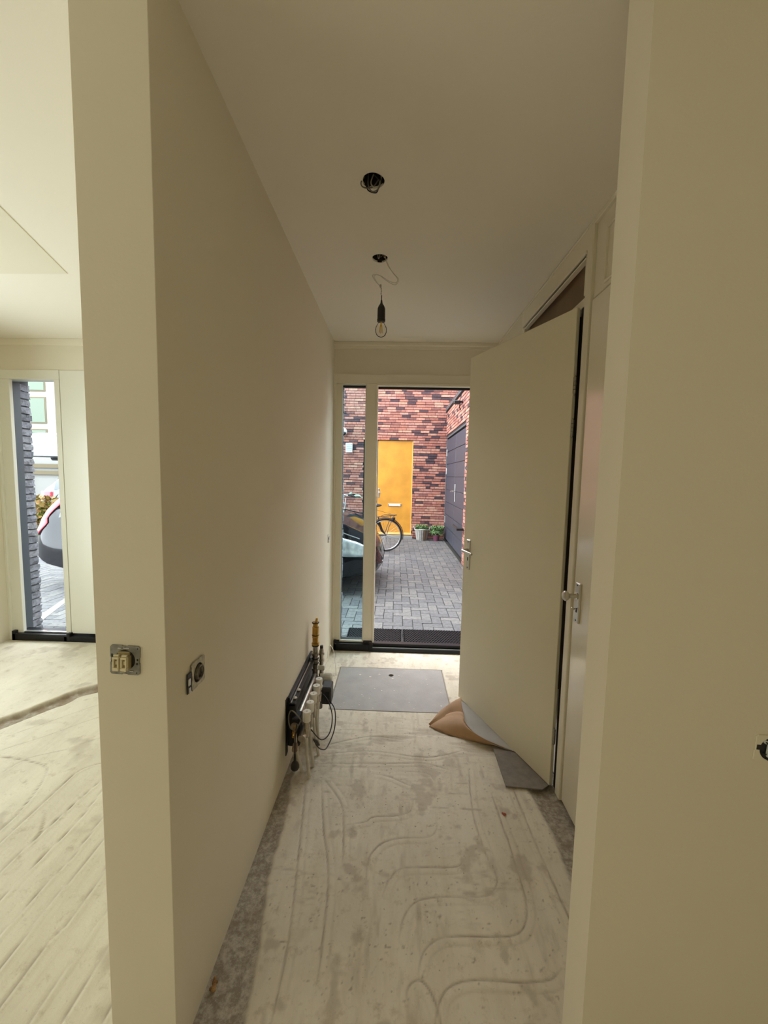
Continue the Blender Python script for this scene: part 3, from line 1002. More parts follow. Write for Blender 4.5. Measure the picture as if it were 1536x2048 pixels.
# crumbs on the floor
b = MB()
for i in range(260):
    px, py = rr.uniform(-0.50, 0.72), rr.uniform(0.95, 3.35)
    if -0.43 < px < 0.41 and 2.5 < py < 3.15:
        continue
    q = rr.uniform(0.0010, 0.0032)
    b.ellipsoid((px, py, q * 0.5), q * rr.uniform(.7, 1.6), q * rr.uniform(.7, 1.6), q * 0.7, 6, 4)
o = tag(b.build('screed_crumbs', m_crumb), 'loose screed crumbs scattered over the hall floor', 'debris')
o['kind'] = 'stuff'
b = MB()
b.ellipsoid((0, 0, 0.004), 0.009, 0.006, 0.005, 8, 5)
b.ellipsoid((-0.006, 0.006, 0.003), 0.005, 0.004, 0.004, 8, 5)
tag(b.build('red_crumb', m_redcrumb, loc=(0.528, 1.748, 0)), 'small red brick crumb lying on the screed right of the serpentine channel', 'debris')
b = MB()
for i in range(9):
    b.ellipsoid((rr.uniform(-.006, .007), rr.uniform(-.016, .016), 0.004), rr.uniform(.003, .007), rr.uniform(.004, .009), 0.005, 8, 5)
tag(b.build('rusty_rubble', m_stone, loc=(-0.512, 1.083, -0.006)), 'rust coloured bit of rubble at the foot of the left hall wall', 'debris')

# ================================================================== PAPER AND BOARD UNDER THE OPEN DOOR
board = MB()
board.prism([(0.583, 2.190), (0.560, 2.42), (0.700, 2.46), (0.792, 2.30), (0.800, 1.935), (0.754, 1.902), (0.579, 1.915)], 'z', 0.003, 0.010)
board = fix_normals(board.build('flat_board', m_board))
tag(board, 'dark grey brown board lying flat under the hinge side of the open closet door', 'board')

paper = thing('paper_sheet', 'stiff brown paper sheet curled over under the open cream closet door', 'paper', (0.45, 2.35, 0))
pox, poy = 0.45, 2.35


def cr(pts, n):
    out = []
    P = [pts[0]] + list(pts) + [pts[-1]]
    m_ = len(pts) - 1
    for k in range(n + 1):
        u = k / n * m_
        i = min(int(u), m_ - 1)
        t = u - i
        p0, p1, p2, p3 = [np.array(q, float) for q in P[i:i + 4]]
        out.append(0.5 * (2 * p1 + (p2 - p0) * t + (2 * p0 - 5 * p1 + 4 * p2 - p3) * t * t + (3 * p1 - p0 - 3 * p2 + p3) * t ** 3))
    return out


# the flap: fold line on the floor, free edge raised above it
FOLD = [(0.236, 2.386, 0.004), (0.354, 2.311, 0.004), (0.491, 2.255, 0.004), (0.622, 2.203, 0.0125), (0.696, 2.167, 0.014)]
EDGE = [(0.269, 2.422, 0.012), (0.371, 2.454, 0.055), (0.444, 2.423, 0.08), (0.448, 2.334, 0.065), (0.517, 2.248, 0.04), (0.633, 2.192, 0.02), (0.697, 2.17, 0.014)]
RIM = [(0.236, 2.389, 0.012), (0.31, 2.47, 0.05), (0.395, 2.523, 0.085), (0.454, 2.537, 0.11)]
RIMB = [(0.242, 2.389, 0.006), (0.322, 2.425, 0.035), (0.388, 2.461, 0.055), (0.452, 2.437, 0.075)]
fold = cr(FOLD, 30)
edge = cr(EDGE, 30)
rows = []
for t in np.linspace(0, 1, 11):
    row = []
    for k, (f_, e_) in enumerate(zip(fold, edge)):
        p = f_ * (1 - t) + e_ * t
        bow = math.sin(math.pi * min(1, t * 1.15)) * 0.024 * math.sin(math.pi * min(1, k / 26))
        row.append((p[0] - pox - bow * 0.30, p[1] - poy - bow * 0.5, max(p[2] + bow, 0.002)))
    rows.append(row)
b = MB()
b.grid(rows)
flap = b.build('folded_flap', m_brownpaper, paper, smooth=True)
so = flap.modifiers.new('t', 'SOLIDIFY')
so.thickness = 0.0012
# second layer standing up behind the flap
rim = cr(RIM, 16)
rb_ = cr(RIMB, 16)
rows = []
for t in np.linspace(-0.25, 1, 7):
    row = []
    for k, (a_, e_) in enumerate(zip(rb_, rim)):
        p = a_ * (1 - t) + e_ * t
        bow = math.sin(math.pi * max(t, 0)) * 0.010
        row.append((p[0] - pox - bow * 0.5, p[1] - poy + 0.006, max(p[2] + bow * 0.5, 0.002)))
    rows.append(row)
b = MB()
b.grid(rows)
o = b.build('standing_fold', m_brownpaper, paper, smooth=True)
so = o.modifiers.new('t', 'SOLIDIFY')
so.thickness = 0.0012
# grey upper side that runs back under the door
inner = cr([(EDGE[2][0], EDGE[2][1], 0.070), (EDGE[3][0], EDGE[3][1], 0.052), (EDGE[4][0], EDGE[4][1], 0.030), (EDGE[5][0], EDGE[5][1], 0.0165), (EDGE[6][0], EDGE[6][1], 0.0135)], 24)
back = cr([(0.475, 2.675, 0.0115), (0.56, 2.60, 0.0115), (0.64, 2.48, 0.0115), (0.72, 2.36, 0.0115), (0.76, 2.28, 0.0115)], 24)
rows = []
for t in np.linspace(0, 1, 10):
    row = []
    for k, (a_, e_) in enumerate(zip(inner, back)):
        p = a_ * (1 - t) + e_ * t
        z = a_[2] * (1 - t) ** 1.5 + e_[2] * (1 - (1 - t) ** 1.5)
        row.append((p[0] - pox, p[1] - poy, max(z, 0.0112) if p[0] > 0.5 else z))
    rows.append(row)
b = MB()
b.grid(rows)
o = b.build('sheet', m_greypaper, paper, smooth=True)
o['label'] = 'grey underside turned upward'
so = o.modifiers.new('t', 'SOLIDIFY')
so.thickness = 0.001

# ================================================================== LAMP AND CEILING HOLES
lamp = thing('bulb_lamp', 'bare filament bulb in a black holder hanging from a looped pale wire', 'lamp', (-0.095, 2.171, 2.63))
lx, ly, lz = -0.095, 2.171, 2.63


def loc3(pts):
    return [(p[0] - lx, p[1] - ly, p[2] - lz) for p in pts]


b = MB()
w = cr([(-0.085, 2.171, 2.67), (-0.075, 2.168, 2.62), (-0.045, 2.168, 2.565), (-0.018, 2.168, 2.532), (-0.022, 2.170, 2.512), (-0.055, 2.172, 2.518), (-0.100, 2.173, 2.545), (-0.138, 2.172, 2.552),
        (-0.142, 2.171, 2.540), (-0.125, 2.171, 2.515), (-0.105, 2.171, 2.497)], 60)
b.tube(loc3(w), 0.0014, 6)
w = cr([(-0.090, 2.176, 2.67), (-0.068, 2.176, 2.60), (-0.035, 2.178, 2.560), (-0.010, 2.178, 2.530), (-0.028, 2.178, 2.505), (-0.068, 2.178, 2.522), (-0.112, 2.178, 2.552), (-0.136, 2.178, 2.545), (-0.118, 2.176, 2.512), (-0.103, 2.173, 2.495)], 60)
b.tube(loc3(w), 0.0014, 6)
b.build('pale_wire', m_wire, lamp, smooth=True)
b = MB()
b.bbox(-0.011, -0.001, -0.006, 0.006, -0.142, -0.128, 0.002)
for k in range(3):
    b.ellipsoid((-0.003 + 0.0015 * (k % 2), 0, -0.148 - 0.012 * k), 0.0035, 0.0035, 0.005, 8, 5)
b.tube(loc3([(-0.098, 2.171, 2.49), (-0.097, 2.171, 2.47), (-0.096, 2.171, 2.445)]), 0.0018, 6)
b.build('wire_joint', m_nickel, lamp, smooth=True)
b = MB()
b.lathe([(0.0015, 0), (0.0022, -0.001), (0.0022, -0.022), (0.004, -0.026), (0.006, -0.040), (0.0155, -0.055), (0.0195, -0.066), (0.0200, -0.112), (0.0195, -0.116), (0.021, -0.118), (0.0205, -0.130), (0.018, -0.131)],
        c=(0, 0, -0.180), n=24)
fix_normals(b.build('bulb_holder', m_black, lamp, smooth=True))
b = MB()
prof = [(0.012, -0.310), (0.0145, -0.316), (0.021, -0.326), (0.0275, -0.338), (0.0300, -0.350), (0.0285, -0.364), (0.023, -0.376), (0.014, -0.384), (0.001, -0.387)]
b.lathe(prof, n=24)
fix_normals(b.build('glass_bulb', m_bulb, lamp, smooth=True))
b = MB()
b.cyl((0, 0, -0.310), (0, 0, -0.330), 0.004, 0.002, 8)
for k in range(4):
    a = math.pi / 2 * k + 0.4
    b.cyl((0.004 * math.cos(a), 0.004 * math.sin(a), -0.325), (0.009 * math.cos(a), 0.009 * math.sin(a), -0.366), 0.0016, n=6)
b.build('filament', m_filament, lamp)

for i, (hx, hy, r) in enumerate(HOLES):
    lab = ['open round ceiling hole stuffed with loose dark wires, nearer the camera', 'open round ceiling hole above the hanging bulb with a few wire ends'][i]
    t = thing('ceiling_hole', lab, 'ceiling box', (hx, hy, ZC))
    b = MB()
    n = 24
    b.lathe([(r * 1.02, -0.0005), (r * 1.02, 0.10), (0.001, 0.10)], n=n)
    o = b.build('box_shell', m_hollow_shade, t)
    # remove the closing bottom disc so the hole stays open
    import bmesh
    bm = bmesh.new()
    bm.from_mesh(o.data)
    bm.faces.ensure_lookup_table()
    low = [f for f in bm.faces if len(f.verts) == n and all(v.co.z < 0.001 for v in f.verts)]
    bmesh.ops.delete(bm, geom=low, context='FACES_ONLY')
    bm.to_mesh(o.data)
    bm.free()
    rw = random.Random(11 + i)
    if i == 0:
        loops = [[(-0.030, 0.0, 0.04), (-0.030, 0.006, 0.0), (-0.020, 0.0, -0.032), (0.004, -0.006, -0.046), (0.016, 0.0, -0.036), (0.022, 0.004, 0.0), (0.012, 0.01, 0.04)],
                 [(-0.018, 0.01, 0.04), (-0.020, 0.002, -0.01), (-0.006, -0.012, -0.044), (0.014, -0.01, -0.040), (0.026, 0.0, -0.012), (0.026, 0.008, 0.03)],
                 [(-0.034, 0.01, 0.02), (-0.046, 0.0, -0.004), (-0.042, -0.004, -0.022), (-0.024, -0.004, -0.028), (0.0, 0.004, -0.018), (0.018, 0.01, 0.01)],
                 [(0.0, 0.02, 0.04), (-0.01, 0.01, 0.0), (0.004, -0.004, -0.026), (0.02, 0.0, -0.020), (0.030, 0.006, 0.02)],
                 [(-0.010, -0.02, 0.03), (0.006, -0.024, 0.004), (0.024, -0.016, -0.008), (0.026, 0.012, 0.02)]]
    else:
        loops = [[(-0.012, 0.0, 0.04), (-0.010, 0.0, 0.004), (-0.004, -0.01, -0.004), (0.0, 0.0, 0.03)],
                 [(0.006, 0.004, 0.04), (0.002, -0.01, 0.002), (0.012, -0.018, 0.004), (0.018, 0.0, 0.03)],
                 [(0.016, 0.0, 0.04), (0.022, -0.008, 0.0), (0.028, -0.004, 0.012), (0.02, 0.01, 0.04)]]
    for k, L in enumerate(loops):
        b = MB()
        b.tube([tuple(p) for p in cr(L, 30)], 0.0024 if i == 0 else 0.002, 6)
        b.build('wire', (m_black, m_greywire, m_greywire, m_wire, m_black)[k % 5] if i == 0 else (m_wire, m_greywire, m_wire)[k], t, smooth=True)

# ================================================================== SWITCHES AND OUTLETS
# double switch on the pillar end
sw = thing('switch_insert', 'uncovered double light switch with zinc mounting plate on the pillar end', 'switch', (-0.629, 0.911, 1.086), (0, math.radians(2.0), 0))


def plate_poly(w, h, c, notch):
    pts = []
    for sx, sz in ((1, 1), (-1, 1), (-1, -1), (1, -1)):
        a, d = (sx * w, sz * (h - c)), (sx * (w - c), sz * h)
        pts += [a, d] if (sx * sz > 0) else [d, a]
    out = []
    for i in range(len(pts)):
        p, q = pts[i], pts[(i + 1) % len(pts)]
        out.append(p)
        L = math.hypot(q[0] - p[0], q[1] - p[1])
        if L > w:
            ux, uz = (q[0] - p[0]) / L, (q[1] - p[1]) / L
            nx, nz = -(p[0] + q[0]) / 2, -(p[1] + q[1]) / 2
            nl = math.hypot(nx, nz)
            nx, nz = nx / nl, nz / nl
            m0 = ((p[0] + q[0]) / 2, (p[1] + q[1]) / 2)
            for s_, d_ in ((-0.0065, 0), (-0.006, notch), (0.006, notch), (0.0065, 0)):
                out.append((m0[0] + ux * s_ + nx * d_, m0[1] + uz * s_ + nz * d_))
    return out


def ring_plate(b, outer, r, ya, yb, cx=0.0, cz=0.0):
    """flat plate with a round hole: fan between outer outline and circle"""
    n = 48
    import bisect
    ang_o = [(math.atan2(p[1] - cz, p[0] - cx) % (2 * math.pi), p) for p in outer]
    ang_o.sort()
    A = [a for a, _ in ang_o]

    def at(t):
        k = bisect.bisect(A, t) % len(A)
        p, q = ang_o[k - 1][1], ang_o[k][1]
        d = (math.cos(t), math.sin(t))
        e = (q[0] - p[0], q[1] - p[1])
        den = d[0] * e[1] - d[1] * e[0]
        if abs(den) < 1e-9:
            return p
        s_ = ((p[0] - cx) * e[1] - (p[1] - cz) * e[0]) / den
        return (cx + d[0] * s_, cz + d[1] * s_)
    ts = sorted(set([2 * math.pi * k / n for k in range(n)] + A))
    N = len(ts)
    vs, fs = [], []
    for t in ts:
        o_ = at(t) if t not in A else ang_o[A.index(t)][1]
        i_ = (cx + r * math.cos(t), cz + r * math.sin(t))
        vs += [(o_[0], ya, o_[1]), (i_[0], ya, i_[1]), (o_[0], yb, o_[1]), (i_[0], yb, i_[1])]
    for k in range(N):
        l = (k + 1) % N
        fs += [(4 * k, 4 * k + 1, 4 * l + 1, 4 * l), (4 * k, 4 * l, 4 * l + 2, 4 * k + 2), (4 * k + 1, 4 * k + 3, 4 * l + 3, 4 * l + 1), (4 * k + 2, 4 * l + 2, 4 * l + 3, 4 * k + 3)]
    b.add(vs, fs)


b = MB()
ring_plate(b, plate_poly(0.0355, 0.0355, 0.004, 0.0015), 0.0245, -0.0035, -0.0005)
fix_normals(b.build('mounting_plate', m_zinc, sw))
b = MB()
for x, z, w_, h_ in ((-0.031, 0.010, 0.0035, 0.008), (-0.031, -0.004, 0.003, 0.004), (0.030, 0.002, 0.0035, 0.005), (0.029, -0.008, 0.0035, 0.005), (0.028, -0.030, 0.0025, 0.003), (0.030, 0.029, 0.0015, 0.004), (0.0, 0.031, 0.002, 0.001), (-0.014, -0.002, 0.001, 0.001)):
    b = MB()
    b.bbox(x - w_ / 2, x + w_ / 2, -0.0042, -0.003, z - h_ / 2, z + h_ / 2, 0.0003)
    b.build('slot', m_black, sw)
for x, z, w_ in ((-0.004, -0.0305, 0.014), (0.004, 0.029, 0.014), (-0.012, 0.028, 0.009), (0.016, -0.026, 0.010)):
    b = MB()
    b.bbox(x - w_ / 2, x + w_ / 2, -0.0052, -0.003, z - 0.0014, z + 0.0014, 0.0006)
    b.build('bright_tab', m_silver, sw)
b = MB()
b.lathe([(0.0240, -0.002), (0.0240, 0.0), (0.001, 0.0)], c=(0, 0, 0), axis='y', n=24)
b.build('recess', m_hollow_shade, sw)
b = MB()
b.bbox(-0.0205, 0.0145, -0.013, -0.001, -0.0200, 0.0120, 0.001)
b.bbox(-0.016, 0.012, -0.007, -0.001, 0.012, 0.021, 0.001)
b.build('switch_body', mat('switch_body_yellow', (0.42, 0.34, 0.17), 0.5), sw)
for cx in (-0.0125, 0.0065):
    b = MB()
    w_ = 0.0072
    b.bbox(cx - w_, cx + w_, -0.0200, -0.012, 0.008, 0.0125, 0.0008)
    b.bbox(cx - w_, cx + w_, -0.0200, -0.012, -0.0205, -0.0125, 0.0008)
    b.bbox(cx - w_, cx - w_ + 0.0035, -0.0195, -0.012, -0.0125, 0.008, 0.0006)
    b.bbox(cx + w_ - 0.0035, cx + w_, -0.0195, -0.012, -0.0125, 0.008, 0.0006)
    b.bbox(cx - 0.002, cx + 0.002, -0.0165, -0.012, -0.006, 0.003, 0.0006)
    b.bbox(cx - w_ + 0.001, cx + w_ - 0.001, -0.017, -0.012, 0.0135, 0.0175, 0.0006)
    b.build('rocker_carrier', m_ivory, sw)

# double box on the hall wall close to the corner
ob = thing('outlet_box', 'uncovered double outlet on the left hall wall just past the corner', 'outlet', (XL + 0.0026, 1.046, 0.985), (math.radians(-1), 0, 0))
b = MB()
oo = [(y, z) for y, z in plate_poly(0.036, 0.036, 0.004, 0.0015)]


def map_yz(bld, o0):
    for i in range(o0, len(bld.v)):
        x, y, z = bld.v[i]
        bld.v[i] = (-y, x, z)      # plate-local (x,depth,z) -> wall on the left, facing +X


ring_plate(b, oo, 0.026, -0.004, -0.0005)
map_yz(b, 0)
for i in range(len(b.v)):
    b.v[i] = (b.v[i][0], b.v[i][1] + 0.012, b.v[i][2])
fix_normals(b.build('mounting_plate', mat('scuffed_white_plate', (0.62, 0.58, 0.48), 0.5, var=0.35, vscale=80), ob))
b = MB()
b.lathe([(0.026, 0.0005), (0.026, 0.0015), (0.001, 0.0015)], c=(0, 0.012, 0), axis='x', n=24)
b.build('recess', m_hollow_shade, ob)
b = MB()
b.lathe([(0.020, 0.001), (0.020, 0.009), (0.016, 0.010), (0.015, 0.003), (0.001, 0.003)], c=(0, 0.014, 0.0), axis='x', n=20)
b.bbox(0.002, 0.008, 0.022, 0.032, -0.004, 0.014, 0.001)
b.build('socket_ring', mat('recess_brown', (0.20, 0.18, 0.14), 0.6, var=0.6, vscale=90), ob)  # dark brown put in for the shade of the recessed inside
b = MB()
b.bbox(0.0002, 0.0030, -0.046, -0.025, -0.034, 0.020, 0.001)
b.bbox(0.0030, 0.0034, -0.0245, -0.0225, -0.036, 0.030, 0.0001)
b.build('open_gap', m_black, ob)
b = MB()
b.bbox(0.001, 0.006, -0.044, -0.034, -0.012, 0.006, 0.001)
b.bbox(0.001, 0.0045, -0.040, -0.030, -0.034, -0.020, 0.001)
b.build('terminal', m_silver, ob)

# small outlet near the front door
so_ = thing('small_outlet', 'small uncovered outlet on the left hall wall near the front door', 'outlet', (XL, 3.22, 1.022))
b = MB()
b.lathe([(0.034, 0.0), (0.034, 0.004), (0.030, 0.005), (0.001, 0.005)], axis='x', n=20)
b.build('ring', m_whitepl, so_)
b = MB()
b.bbox(0.004, 0.007, -0.020, -0.006, -0.030, 0.012, 0.001)
b.bbox(0.004, 0.007, 0.008, 0.018, -0.012, 0.018, 0.001)
b.build('contact_hole', m_black, so_)

# right wall box cut by the image edge
rb = thing('wall_box', 'open plastered wall box with a grey insert on the near right wall', 'outlet', (0.862, 0.90, 0.932), (0, math.radians(4), 0))
b = MB()
ring_plate(b, plate_poly(0.036, 0.031, 0.004, 0.001), 0.027, -0.004, -0.0005)
fix_normals(b.build('plate', m_wall, rb))
b = MB()
b.lathe([(0.027, -0.002), (0.027, -0.0006), (0.001, -0.0006)], axis='y', n=24)
b.bbox(-0.0345, -0.024, -0.0045, -0.003, -0.004, 0.009, 0.001)
b.build('dark_recess', m_black, rb)
b = MB()
b.bbox(-0.012, 0.016, -0.010, -0.001, -0.018, 0.012, 0.003)
b.cyl((-0.016, -0.006, 0.016), (-0.016, -0.001, 0.016), 0.004, n=12)
b.build('insert', m_greycover, rb)
b = MB()
for x, z in ((-0.016, 0.016), (-0.017, -0.010), (-0.010, -0.022), (0.0, -0.004)):
    b = MB()
    b.cyl((x, -0.0105, z), (x, -0.004, z), 0.0018, n=8)
    b.build('screw_hole', m_black, rb)

# ================================================================== HEATING MANIFOLD
mf = thing('heating_manifold', 'underfloor heating manifold with white caps, brass valves and a pump on the left hall wall', 'manifold', (XL, 2.25, 0))
YO, XO = 2.25, XL


def P(x, y, z):
    return (x - XO, y - YO, z)


def PP(L):
    return [P(*q) for q in L]


b = MB()
b.bbox(*(P(XL + 0.001, 1.985, 0)[0], XL + 0.016 - XO, 1.985 - YO, 2.56 - YO, 0.125, 0.385), 0.003)
b.bbox(0.012, 0.045, 1.975 - YO, 2.50 - YO, 0.345, 0.362, 0.003)
b.bbox(0.012, 0.050, 1.975 - YO, 2.0 - YO, 0.13, 0.36, 0.003)
b.build('insulation_shell', m_black, mf)
b = MB()
b.bbox(0.020, 0.026, 1.98 - YO, 2.44 - YO, 0.362, 0.366, 0.001)
b.build('rail', m_steel, mf)
b = MB()
for yy, zz in ((2.10, 0.36), (2.02, 0.36)):
    b = MB()
    b.ellipsoid((0.035, yy - YO, zz + 0.008), 0.010, 0.010, 0.006, 10, 6)
    b.build('bolt', m_whitepl, mf)
# header bars
b = MB()
b.cyl(P(XL + 0.050, 1.94, 0.262), P(XL + 0.050, 2.46, 0.262), 0.019, n=16)
b.cyl(P(XL + 0.095, 1.90, 0.225), P(XL + 0.095, 2.46, 0.225), 0.018, n=16)
b.build('header_bar', m_nickel, mf, smooth=True)
b = MB()
b.bbox(0.030, 0.075, 1.945 - YO, 2.02 - YO, 0.15, 0.30, 0.006)
b.build('end_block', m_black, mf)
# brass drain nipple and grey cap
b = MB()
b.cyl(P(XL + 0.052, 1.945, 0.250), P(XL + 0.056, 1.905, 0.246), 0.012, 0.010, 14)
b.cyl(P(XL + 0.056, 1.905, 0.246), P(XL + 0.058, 1.885, 0.243), 0.007, n=12)
b.build('drain_valve', m_brass, mf, smooth=True)
b = MB()
b.cyl(P(XL + 0.055, 1.94, 0.165), P(XL + 0.060, 1.905, 0.160), 0.014, n=16)
b.build('drain_cap', mat('dull_brown_cap', (0.32, 0.22, 0.16), 0.5), mf, smooth=True)
# actuators
caps = [(2.270, 0.345), (2.195, 0.345), (2.110, 0.345), (2.025, 0.345), (1.945, 0.342)]
for i, (yy, zz) in enumerate(caps):
    b = MB()
    x = XL + 0.112
    b.lathe([(0.017, -0.052), (0.0185, -0.050), (0.0185, -0.020), (0.0205, -0.018), (0.0205, -0.002), (0.019, 0.001), (0.001, 0.001)], c=(x - XO, yy - YO, zz), n=22)
    o = fix_normals(b.build('actuator_cap', m_whitepl, mf, smooth=True))
    b = MB()
    b.lathe([(0.005, 0.001), (0.005, 0.0018), (0.001, 0.0018)], c=(x - XO, yy - YO, zz), n=12)
    b.build('cap_mark', m_nickel, o)
    b = MB()
    b.cyl(P(x, yy, zz - 0.052), P(x, yy, zz - 0.085), 0.012, 0.014, 12)
    b.cyl(P(x, yy, zz - 0.085), P(x, yy, zz - 0.135), 0.016, 0.012, 8)
    b.build('valve_stem', m_nickel, mf, smooth=True)
# milky floor pipes
pipes = [[(-0.425, 1.945, 0.215), (-0.422, 1.945, 0.12), (-0.412, 1.935, 0.04), (-0.405, 1.925, -0.02)],
         [(-0.425, 2.025, 0.215), (-0.420, 2.02, 0.12), (-0.408, 2.01, 0.04), (-0.400, 2.005, -0.02)],
         [(-0.425, 2.110, 0.215), (-0.415, 2.11, 0.12), (-0.398, 2.10, 0.04), (-0.39, 2.10, -0.02)],
         [(-0.480, 1.955, 0.24), (-0.478, 1.945, 0.15), (-0.460, 1.955, 0.05), (-0.445, 1.965, -0.02)],
         [(-0.485, 2.04, 0.24), (-0.492, 2.03, 0.15), (-0.490, 2.02, 0.05), (-0.485, 2.01, -0.02)],
         [(-0.425, 2.195, 0.215), (-0.42, 2.195, 0.12), (-0.41, 2.19, 0.04), (-0.405, 2.19, -0.02)],
         [(-0.425, 2.27, 0.215), (-0.43, 2.27, 0.12), (-0.43, 2.27, 0.04), (-0.43, 2.27, -0.02)]]
for L in pipes:
    b = MB()
    b.tube(PP(cr(L, 14)), 0.0085, 12)
    b.build('floor_pipe', m_pipe, mf, smooth=True)
# vertical valve stack
b = MB()
x, y = XL + 0.045, 2.50
b.cyl(P(x, y, 0.10), P(x, y, 0.60), 0.010, n=12)
z = 0.60
for dz, r, in ((0.03, 0.016), (0.075, 0.021), (0.035, 0.019), (0.012, 0.024), (0.055, 0.017), (0.014, 0.024), (0.028, 0.018), (0.012, 0.022), (0.05, 0.016), (0.014, 0.023), (0.045, 0.018)):
    z -= dz * 0.97
    b.mi = 0 if z > 0.43 else 1
    b.cyl(P(x, y, z), P(x, y, z + dz * 0.92), r, n=14)
b.mi = 0
b.cyl(P(x + 0.004, y - 0.006, 0.60), P(x + 0.010, y - 0.008, 0.63), 0.007, n=10)
b.build('valve_stack', [m_brass, m_nickel], mf, smooth=True)
b = MB()
x2 = XL + 0.088
z = 0.44
for dz, r in ((0.012, 0.010), (0.02, 0.014), (0.012, 0.018), (0.03, 0.013), (0.012, 0.018), (0.03, 0.012), (0.02, 0.017), (0.03, 0.013), (0.02, 0.018), (0.05, 0.014)):
    z -= dz
    b.cyl(P(x2, y - 0.02, z), P(x2, y - 0.02, z + dz * 0.92), r, n=12)
b.build('return_valve', m_nickel, mf, smooth=True)
b = MB()
for z in (0.595, 0.515, 0.445, 0.385, 0.362, 0.33):
    b = MB()
    b.tube([P(x + 0.020 * math.cos(t), y + 0.020 * math.sin(t), z) for t in np.linspace(0, 2 * math.pi, 17)[:-1]], 0.0032, 6, closed=True)
    b.build('seal_ring', m_black, mf)
b = MB()
b.cyl(P(x2 + 0.000, y - 0.02, 0.435), P(x2 + 0.000, y - 0.02, 0.455), 0.010, n=10)
b.build('vent_cap', m_black, mf)
# thermostat knob, ribbed, axis +X
b = MB()
kx, ky, kz = XL + 0.118, 2.455, 0.262
n = 40
prof = [(0.010, -0.035), (0.020, -0.033), (0.022, -0.008), (0.0245, -0.004), (0.0245, 0.034), (0.021, 0.042), (0.001, 0.043)]
o0 = len(b.v)
b.lathe(prof, c=(kx - XO, ky - YO, kz), axis='x', n=n)
for i in range(o0 + 3 * n, o0 + 6 * n):
    k = (i - o0) % n
    if k % 2:
        vx, vy, vz = b.v[i]
        cy_, cz_ = ky - YO, kz
        b.v[i] = (vx, cy_ + (vy - cy_) * 0.90, cz_ + (vz - cz_) * 0.90)
fix_normals(b.build('thermostat_knob', m_whitepl, mf))
b = MB()
b.bbox(0.070, 0.110, 2.46 - YO, 2.51 - YO, 0.300, 0.332, 0.003)
b.build('white_connector', m_whitepl, mf)
box('white_plug', m_whitepl, (0.080, 0.100, 2.40 - YO, 2.43 - YO, 0.215, 0.235), mf, 0.003)
b = MB()
b.tube(PP(cr([(XL + 0.15, 2.47, 0.275), (XL + 0.175, 2.50, 0.25), (XL + 0.17, 2.53, 0.30), (XL + 0.13, 2.70, 0.33), (XL + 0.06, 2.95, 0.25), (XL + 0.02, 3.1, 0.08)], 30)), 0.0016, 6)
b.build('capillary', m_whitepl, mf, smooth=True)
# pump
b = MB()
b.lathe([(0.030, -0.05), (0.036, -0.045), (0.036, 0.02), (0.030, 0.03)], c=(0.095, 2.37 - YO, 0.20), axis='x', n=20)
b.cyl(P(XL + 0.095, 2.37, 0.11), P(XL + 0.095, 2.37, 0.30), 0.020, n=14)
fix_normals(b.build('pump_housing', mat('cast_grey', (0.16, 0.15, 0.14), 0.6), mf, smooth=True))
b = MB()
b.bbox(0.115, 0.175, 2.325 - YO, 2.415 - YO, 0.155, 0.262, 0.006)
pm = b.build('pump_head', mat('dark_grey_case', (0.045, 0.042, 0.042), 0.5), mf)
b = MB()
for k in range(6):
    b.bbox(0.124 + k * 0.008, 0.127 + k * 0.008, 2.318 - YO, 2.326 - YO, 0.165, 0.235, 0.001)
b.build('cooling_fin', m_black, pm)
b = MB()
b.bbox(0.100, 0.122, 2.325 - YO, 2.345 - YO, 0.245, 0.272, 0.003)
b.build('pump_label', m_whitepl, pm)
# black leads and plug
for L, r in (([(XL + 0.12, 2.30, 0.245), (XL + 0.17, 2.24, 0.230), (XL + 0.205, 2.18, 0.175), (XL + 0.20, 2.12, 0.115), (XL + 0.165, 2.06, 0.115), (XL + 0.125, 1.99, 0.215)], 0.0032),
             ([(XL + 0.165, 2.33, 0.180), (XL + 0.205, 2.28, 0.150), (XL + 0.215, 2.20, 0.085), (XL + 0.19, 2.10, 0.045), (XL + 0.17, 2.04, 0.075), (XL + 0.155, 2.0, 0.120), (XL + 0.14, 1.98, 0.17)], 0.0032),
             ([(XL + 0.105, 1.96, 0.245), (XL + 0.07, 1.93, 0.325), (XL + 0.035, 1.94, 0.345), (XL + 0.018, 1.95, 0.31), (XL + 0.03, 1.93, 0.265), (XL + 0.06, 1.915, 0.262), (XL + 0.085, 1.92, 0.30)], 0.0034),
             ([(XL + 0.072, 1.90, 0.30), (XL + 0.068, 1.885, 0.24), (XL + 0.068, 1.875, 0.17)], 0.003)):
    b = MB()
    b.tube(PP(cr(L, 40)), r, 8)
    b.build('lead', m_black if r != 0.0034 else m_greywire, mf, smooth=True)
b = MB()
b.tube(PP([(XL + 0.140, 1.985, 0.165), (XL + 0.147, 2.0, 0.148), (XL + 0.152, 2.01, 0.128), (XL + 0.160, 2.03, 0.105)]), [0.005, 0.009, 0.010, 0.004], 10)
b.build('inline_connector', m_black, mf, smooth=True)
b = MB()
b.lathe([(0.004, 0.055), (0.006, 0.035), (0.007, 0.015), (0.016, 0.004), (0.021, -0.010), (0.021, -0.022), (0.016, -0.030), (0.001, -0.031)], c=(0.070, 1.872 - YO, 0.115), n=18)
fix_normals(b.build('plug', m_black, mf, smooth=True))
# wall cut-out stains of black lining behind the shell
b = MB()
b.bbox(0.0, 0.004, 1.955 - YO, 1.99 - YO, 0.09, 0.39, 0.001)
b.build('wall_bracket', m_black, mf)

# ================================================================== OUTSIDE: GROUND
G = -0.03
ground = struct(box('ground', m_joint, (-40, 12, 3.60, 60, G - 0.05, G - 0.008)), 'paved courtyard between the houses')


